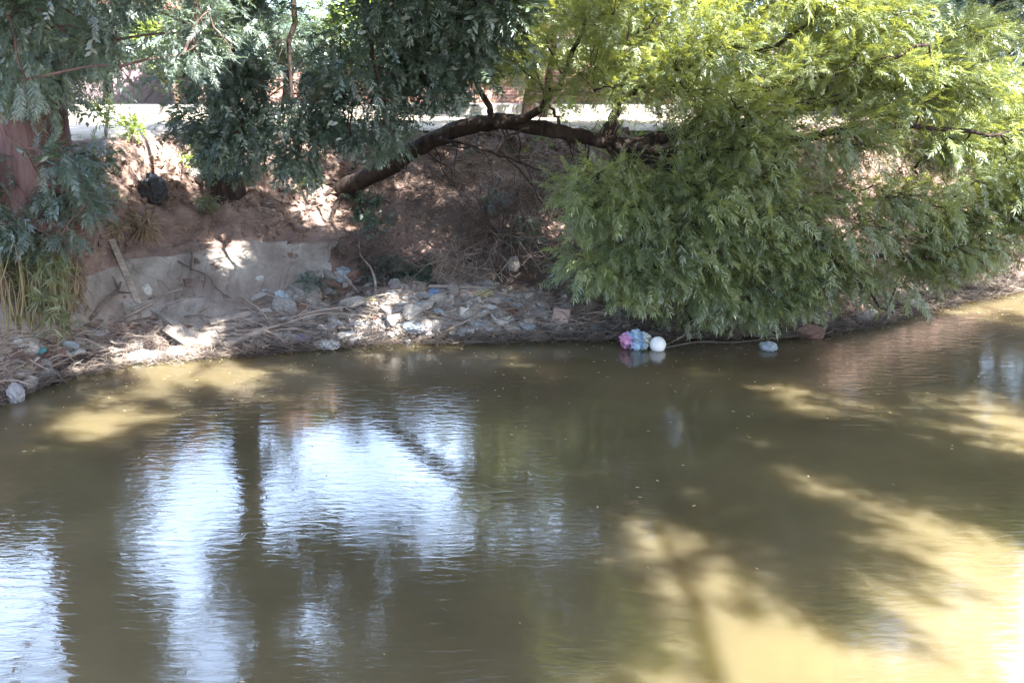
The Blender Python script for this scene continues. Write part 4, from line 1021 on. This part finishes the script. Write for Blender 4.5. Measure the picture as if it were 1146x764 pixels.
# leaves and specks drifting on the water
nF = 700; fx = RNG.uniform(-7, 9, nF); fv = -np.abs(RNG.normal(0, 1, nF)) ** 1.7 * 1.4 - .03
FP = np.stack([fx, ys(fx) + fv, np.full(nF, .006)], 1); FP = FP[FP[:, 1] > 4]
a_ = RNG.uniform(0, 6.28, len(FP)); s_ = RNG.uniform(.008, .028, len(FP)); dd_ = np.stack([np.cos(a_), np.sin(a_), a_ * 0], 1); pp_ = np.stack([-np.sin(a_), np.cos(a_), a_ * 0], 1)
Vf = np.stack([FP - dd_ * s_[:, None], FP - pp_ * s_[:, None] * .35, FP + dd_ * s_[:, None], FP + pp_ * s_[:, None] * .35], 1).reshape(-1, 3)
M['float'] = noisy('drifting_leaf', [(.20, .14, .07), (.38, .30, .16), (.5, .45, .33)], 3, .8, 0)
tag(quads('floating_leaves', Vf, np.arange(len(FP) * 4).reshape(-1, 4), M['float']), kind='stuff')
# fine dead twigs as one uncountable mass
def twig_mass(name, n, x0, x1, v0, v1, ln, r, mat, dens=None, lift=.06):
    P = world_scatter(n, x0, x1, v0, v1, dens); n = len(P); a = RNG.uniform(0, 6.28, n); L_ = ln * RNG.uniform(.4, 1.4, n)
    d = norm(np.stack([np.cos(a), np.sin(a) * .6, RNG.uniform(-.15, .5, n)], 1)); s = norm(np.cross(d, RNG.normal(0, 1, (n, 3)))); u = np.cross(s, d)
    A = P + [0, 0, lift] - d * L_[:, None] * .3; B = A + d * L_[:, None]; Mi = (A + B) / 2 + RNG.normal(0, .03, (n, 3))
    vs = []
    for c, q in ((A, r), (Mi, r * .8), (B, r * .3)):
        for k in range(3):
            th = k * 2.094; vs.append(c + (s * math.cos(th) + u * math.sin(th)) * q)
    V = np.stack(vs, 1).reshape(-1, 3); F = []
    for i in range(2):
        for k in range(3): F.append([i * 3 + k, i * 3 + (k + 1) % 3, (i + 1) * 3 + (k + 1) % 3, (i + 1) * 3 + k])
    F = (np.array(F)[None] + (np.arange(n) * 9)[:, None, None]).reshape(-1, 4)
    return tag(quads(name, V, F, mat, False), kind='stuff')
twig_mass('dead_twigs', 12000, -7.5, 10, -.14, 1.25, .28, .0045, M['twig'])
bx0, bx1 = at(400, 280, 14.5)[0], at(680, 280, 14.5)[0]
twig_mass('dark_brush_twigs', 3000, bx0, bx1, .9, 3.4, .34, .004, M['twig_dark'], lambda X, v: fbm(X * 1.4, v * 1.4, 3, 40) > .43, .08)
twig_mass('slope_twigs', 5000, -7.5, 10, 2.4, 4.6, .2, .0035, M['twig'])
# low green weeds
def weeds(name, n, x0, x1, v0, v1, mat, T, size, thr=.5, seed=50, lift=0.0, kind='stuff'):
    P = world_scatter(n, x0, x1, v0, v1, lambda X, v: (fbm(X * 1.1, v * 1.3, 3, seed) > thr) * (1 - apron_mask(X, v)))
    D_ = norm(RNG.normal(0, .7, (len(P), 3)) + [0, -.3, .9])
    return tag(foliage(name, None, M[mat], P + [0, 0, lift], D_, size * RNG.uniform(.5, 1.3, len(P)), T), kind=kind)
weeds('low_weeds', 9000, at(385, 250, 14.5)[0], at(480, 250, 14.5)[0], 1.0, 3.0, 'leaf_dark', T_LEAFY, .09, .46)
weeds('bank_weeds', 9000, -8.5, 10, 3.6, 5.4, 'leaf_lime', T_LEAFY, .10, .58, 51)
weeds('slope_weeds', 9000, -8.5, 10, .8, 3.8, 'leaf_dark', T_BLADE, .11, .60, 52)
weeds('path_grass', 7000, -14, 12, 4.4, 6.4, 'leaf_lime', T_BLADE, .12, .55, 53)

# ------------------------------------------------------------ plants that can be told apart
def plant(px, py, n, r, size, mat, T, name, label, cat, droop=.0, group=None, stems=5, D=None, lift=.0):
    p = drop(px, py) if D is None else at(px, py, D)
    e = empty(name, tuple(p), label, cat, group); c = np.array(p) + [0, 0, r * .7 + lift]
    cr = Crown(); cr.clump(c, (r, r, r * .8), n, (0, -.3, .3), droop, size, spread=.7); cr.build('leaves', e, M[mat], T, 1.0)
    m = MB()
    for _ in range(stems): m.tube(wander(p, c + RNG.normal(0, r * .5, 3), 4, .08), lerp_r(.008, .003, 4), 4, False)
    m.build('stems', M['twig'], e); return e
plant(118, 158, 60, .22, .16, 'leaf_lime', T_LEAFY, 'shrub', 'sunlit leafy sapling beside the thick trunk at the path edge', 'shrub', lift=.25)
plant(150, 160, 70, .20, .16, 'leaf_lime', T_LEAFY, 'shrub', 'bright small shrub at the path edge right of the leafy sapling', 'shrub', lift=.1)
plant(215, 190, 40, .14, .14, 'leaf_lime', T_LEAFY, 'shrub', 'low green bush growing by the whitish stone', 'shrub')
plant(345, 214, 70, .2, .13, 'leaf_lime', T_LEAFY, 'shrub', 'pale green leafy bush at the foot of the leaning trunk', 'shrub')
plant(160, 262, 80, .18, .24, 'straw', T_BLADE, 'grass_tuft', 'dry straw tuft on the edge above the grey slabs', 'grass tuft', .5)
plant(235, 236, 60, .16, .18, 'leaf_reed', T_BLADE, 'grass_tuft', 'yellow green grass tuft on the slope right of the black bag', 'grass tuft', .4)
plant(130, 262, 40, .12, .2, 'straw', T_BLADE, 'grass_tuft', 'small dry tuft at the top end of the plank', 'grass tuft', .5)
plant(655, 335, 60, .2, .2, 'leaf_mesquite', T_FEATHER, 'shrub', 'pale feathery seedling left of the drooping crown near the water', 'shrub')
plant(405, 235, 70, .22, .15, 'leaf_dark', T_LEAFY, 'shrub', 'dark green weed patch on the slope below the root of the leaning trunk', 'weed')
plant(420, 265, 70, .25, .15, 'leaf_dark', T_LEAFY, 'shrub', 'second dark weed patch on the slope, lower than the first', 'weed')
plant(585, 275, 60, .22, .2, 'leaf_blue', T_FEATHER, 'shrub', 'bluish feathery sapling in the brush above the square block', 'shrub')
plant(552, 235, 40, .18, .2, 'leaf_blue', T_FEATHER, 'shrub', 'small feathery sapling in the brush under the arching trunk', 'shrub')
for x_, y_, lb in ((385, 165, 'at the bank top left of the leaning trunk'), (452, 150, 'on the bank top just behind the leaning trunk'), (520, 140, 'on the bank top behind the crest of the trunk arch'), (635, 142, 'on the bank top between two limbs of the leaning tree'), (745, 150, 'on the bank top beneath the right limbs'), (300, 172, 'on the bank top right of the slender trunk')):
    plant(x_, y_, 70, .26, .15, 'leaf_dark' if x_ != 635 else 'leaf_lime', T_LEAFY + T_FINE[:2], 'shrub', 'leafy sapling ' + lb, 'shrub', lift=.1)
plant(440, 315, 60, .22, .15, 'leaf_dark', T_LEAFY, 'shrub', 'dark low weed clump at the top of the rubble heap', 'weed')
plant(350, 325, 70, .20, .13, 'leaf_dark', T_BLADE, 'grass_tuft', 'dark green grass tuft below the right end of the grey slabs', 'grass tuft', .2)
plant(700, 360, 60, .2, .2, 'leaf_dark', T_NEEDLE, 'shrub', 'dark drooping tuft behind the pink and blue bag', 'shrub')
# reeds at the left
def reeds():
    p = drop(40, 372); e = empty('reed_clump', tuple(p), 'tall yellow-green reed clump at the left edge above the shore', 'reeds')
    P = []; D_ = []; S = []
    for i in range(330):
        x = RNG.uniform(-30, 78); y = RNG.uniform(285, 372); c = at(x, y, RNG.uniform(11.3, 12.2)); 
        h = float(H(c[0], c[1])); c[2] = max(c[2], h + .05)
        P.append(c); D_.append(norm(RNG.normal(0, .6, 3) + [0, -.4, .2])); S.append(RNG.uniform(.16, .32))
    foliage('leaves', e, M['leaf_reed'], np.array(P), np.array(D_), np.array(S), T_BLADE, flat=1.2)
    m = MB()
    for i in range(60):
        q = drop(RNG.uniform(-30, 80), RNG.uniform(360, 385)); m.tube(wander(q, q + [RNG.normal(0, .15), RNG.normal(0, .1), RNG.uniform(.5, 1.1)], 4, .03), lerp_r(.008, .003, 4), 4, False)
    m.build('stems', M['straw_stem'], e)
M['straw_stem'] = noisy('straw_stem', [(.20, .16, .08), (.36, .30, .17)], 5, .8, .0)
reeds()
def straw_drape():
    p = drop(85, 345); e = empty('dry_grass_clump', tuple(p), 'dry brown grass hanging over the left end of the grey slabs', 'dry grass')
    P = []; D_ = []; S = []
    for i in range(120):
        c = at(RNG.uniform(62, 100), RNG.uniform(295, 350), 0); c = drop(RNG.uniform(60, 100), RNG.uniform(292, 350)) + [0, -.08, RNG.uniform(.02, .15)]
        P.append(c); D_.append(norm(np.array([RNG.normal(0, .3), -.4, -.9]))); S.append(RNG.uniform(.15, .3))
    foliage('leaves', e, M['straw'], np.array(P), np.array(D_), np.array(S), T_BLADE, flat=1.2)
straw_drape()
# dead brush: tangles of dark twigs beneath the leaning trunk
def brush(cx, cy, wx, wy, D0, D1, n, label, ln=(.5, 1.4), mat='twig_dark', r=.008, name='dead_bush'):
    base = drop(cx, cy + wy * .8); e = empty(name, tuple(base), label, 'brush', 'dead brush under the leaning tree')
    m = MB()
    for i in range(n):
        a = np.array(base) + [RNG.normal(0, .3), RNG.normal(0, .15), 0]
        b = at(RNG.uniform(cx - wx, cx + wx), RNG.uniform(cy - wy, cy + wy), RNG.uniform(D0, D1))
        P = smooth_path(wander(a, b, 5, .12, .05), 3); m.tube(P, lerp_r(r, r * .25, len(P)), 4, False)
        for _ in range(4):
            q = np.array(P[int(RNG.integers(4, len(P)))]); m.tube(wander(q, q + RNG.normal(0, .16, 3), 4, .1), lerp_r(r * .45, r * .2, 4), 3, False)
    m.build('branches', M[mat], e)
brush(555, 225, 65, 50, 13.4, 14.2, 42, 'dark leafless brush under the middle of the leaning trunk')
brush(620, 260, 45, 50, 13.2, 13.9, 26, 'bare tangled brush between the rubble and the drooping crown', mat='twig')
brush(440, 285, 50, 25, 13.7, 14.3, 20, 'low dead brush at the foot of the slope above the heap')
brush(880, 350, 90, 16, 12.9, 13.4, 24, 'dead twigs under the drooping crown near the boulder')
brush(395, 275, 40, 25, 14.0, 14.7, 22, 'thin dead brush beside the right end of the grey slabs')
brush(520, 290, 70, 30, 13.4, 14.0, 34, 'wide dead brush directly above the rubble pile', mat='twig')
brush(590, 190, 60, 25, 14.2, 14.9, 26, 'dry hanging brush just under the arch of the trunk', mat='twig')
brush(730, 350, 50, 18, 12.9, 13.4, 22, 'dead brush behind the pink and blue bag')
for i_, (pa, pb) in enumerate([((505, 178), (520, 214)), ((470, 186), (452, 230)), ((545, 172), (560, 225)), ((420, 215), (440, 262)), ((600, 185), (612, 240)), ((330, 190), (322, 232)), ((290, 200), (300, 245)), ((150, 200), (190, 238)), ((120, 225), (160, 250)), ((575, 215), (560, 262))]):
    stick(pa, pb, .014, 'twig_dark', 'dark exposed root trailing down the bare earth slope', 'exposed roots on the slope', .01, .01, True, 0, 'root', .12)
# pale vines hanging before the thick trunk
m = MB()
P = smooth_path([at(38, 60, 13.2), at(46, 110, 13.1), at(52, 135, 13.1), at(47, 165, 13.0), at(44, 205, 12.9)], 5); m.tube(P, .014, 6)
P2 = smooth_path([at(52, 132, 13.1), at(58, 150, 13.0), at(64, 172, 12.9)], 4); m.tube(P2, .009, 5)
P3 = smooth_path([at(44, 192, 12.95), at(32, 200, 12.7), at(10, 213, 12.4)], 4); m.tube(P3, .010, 5)
tag(m.build('hanging_vine', M['plank'], loc=tuple(at(38, 60, 13.2))), 'pale bare vine hanging in front of the thick reddish trunk', 'vine')
m = MB(); P = smooth_path([at(128, 60, 13.4), at(122, 90, 13.5), at(116, 108, 13.6)], 4); m.tube(P, .012, 6)
tag(m.build('broken_branch', M['plank'], loc=tuple(at(128, 60, 13.4))), 'short pale broken branch hanging above the leafy sapling', 'branch')
# brick pillar stub at left edge
px_ = at(2, 170, 13.6); m = MB()
e = empty('brick_pillar', (px_[0] - .05, 13.6, 2.3), 'stub of a mauve brick pillar at the very left edge beside the trunk', 'pillar')
for k in range(4): m.box((px_[0] - .3, 13.45, 2.0 + k * .19), (px_[0] + .02 + .02 * (k % 2), 13.8, 2.175 + k * .19))
m.build('brick_courses', M['plaster_lilac'], e)
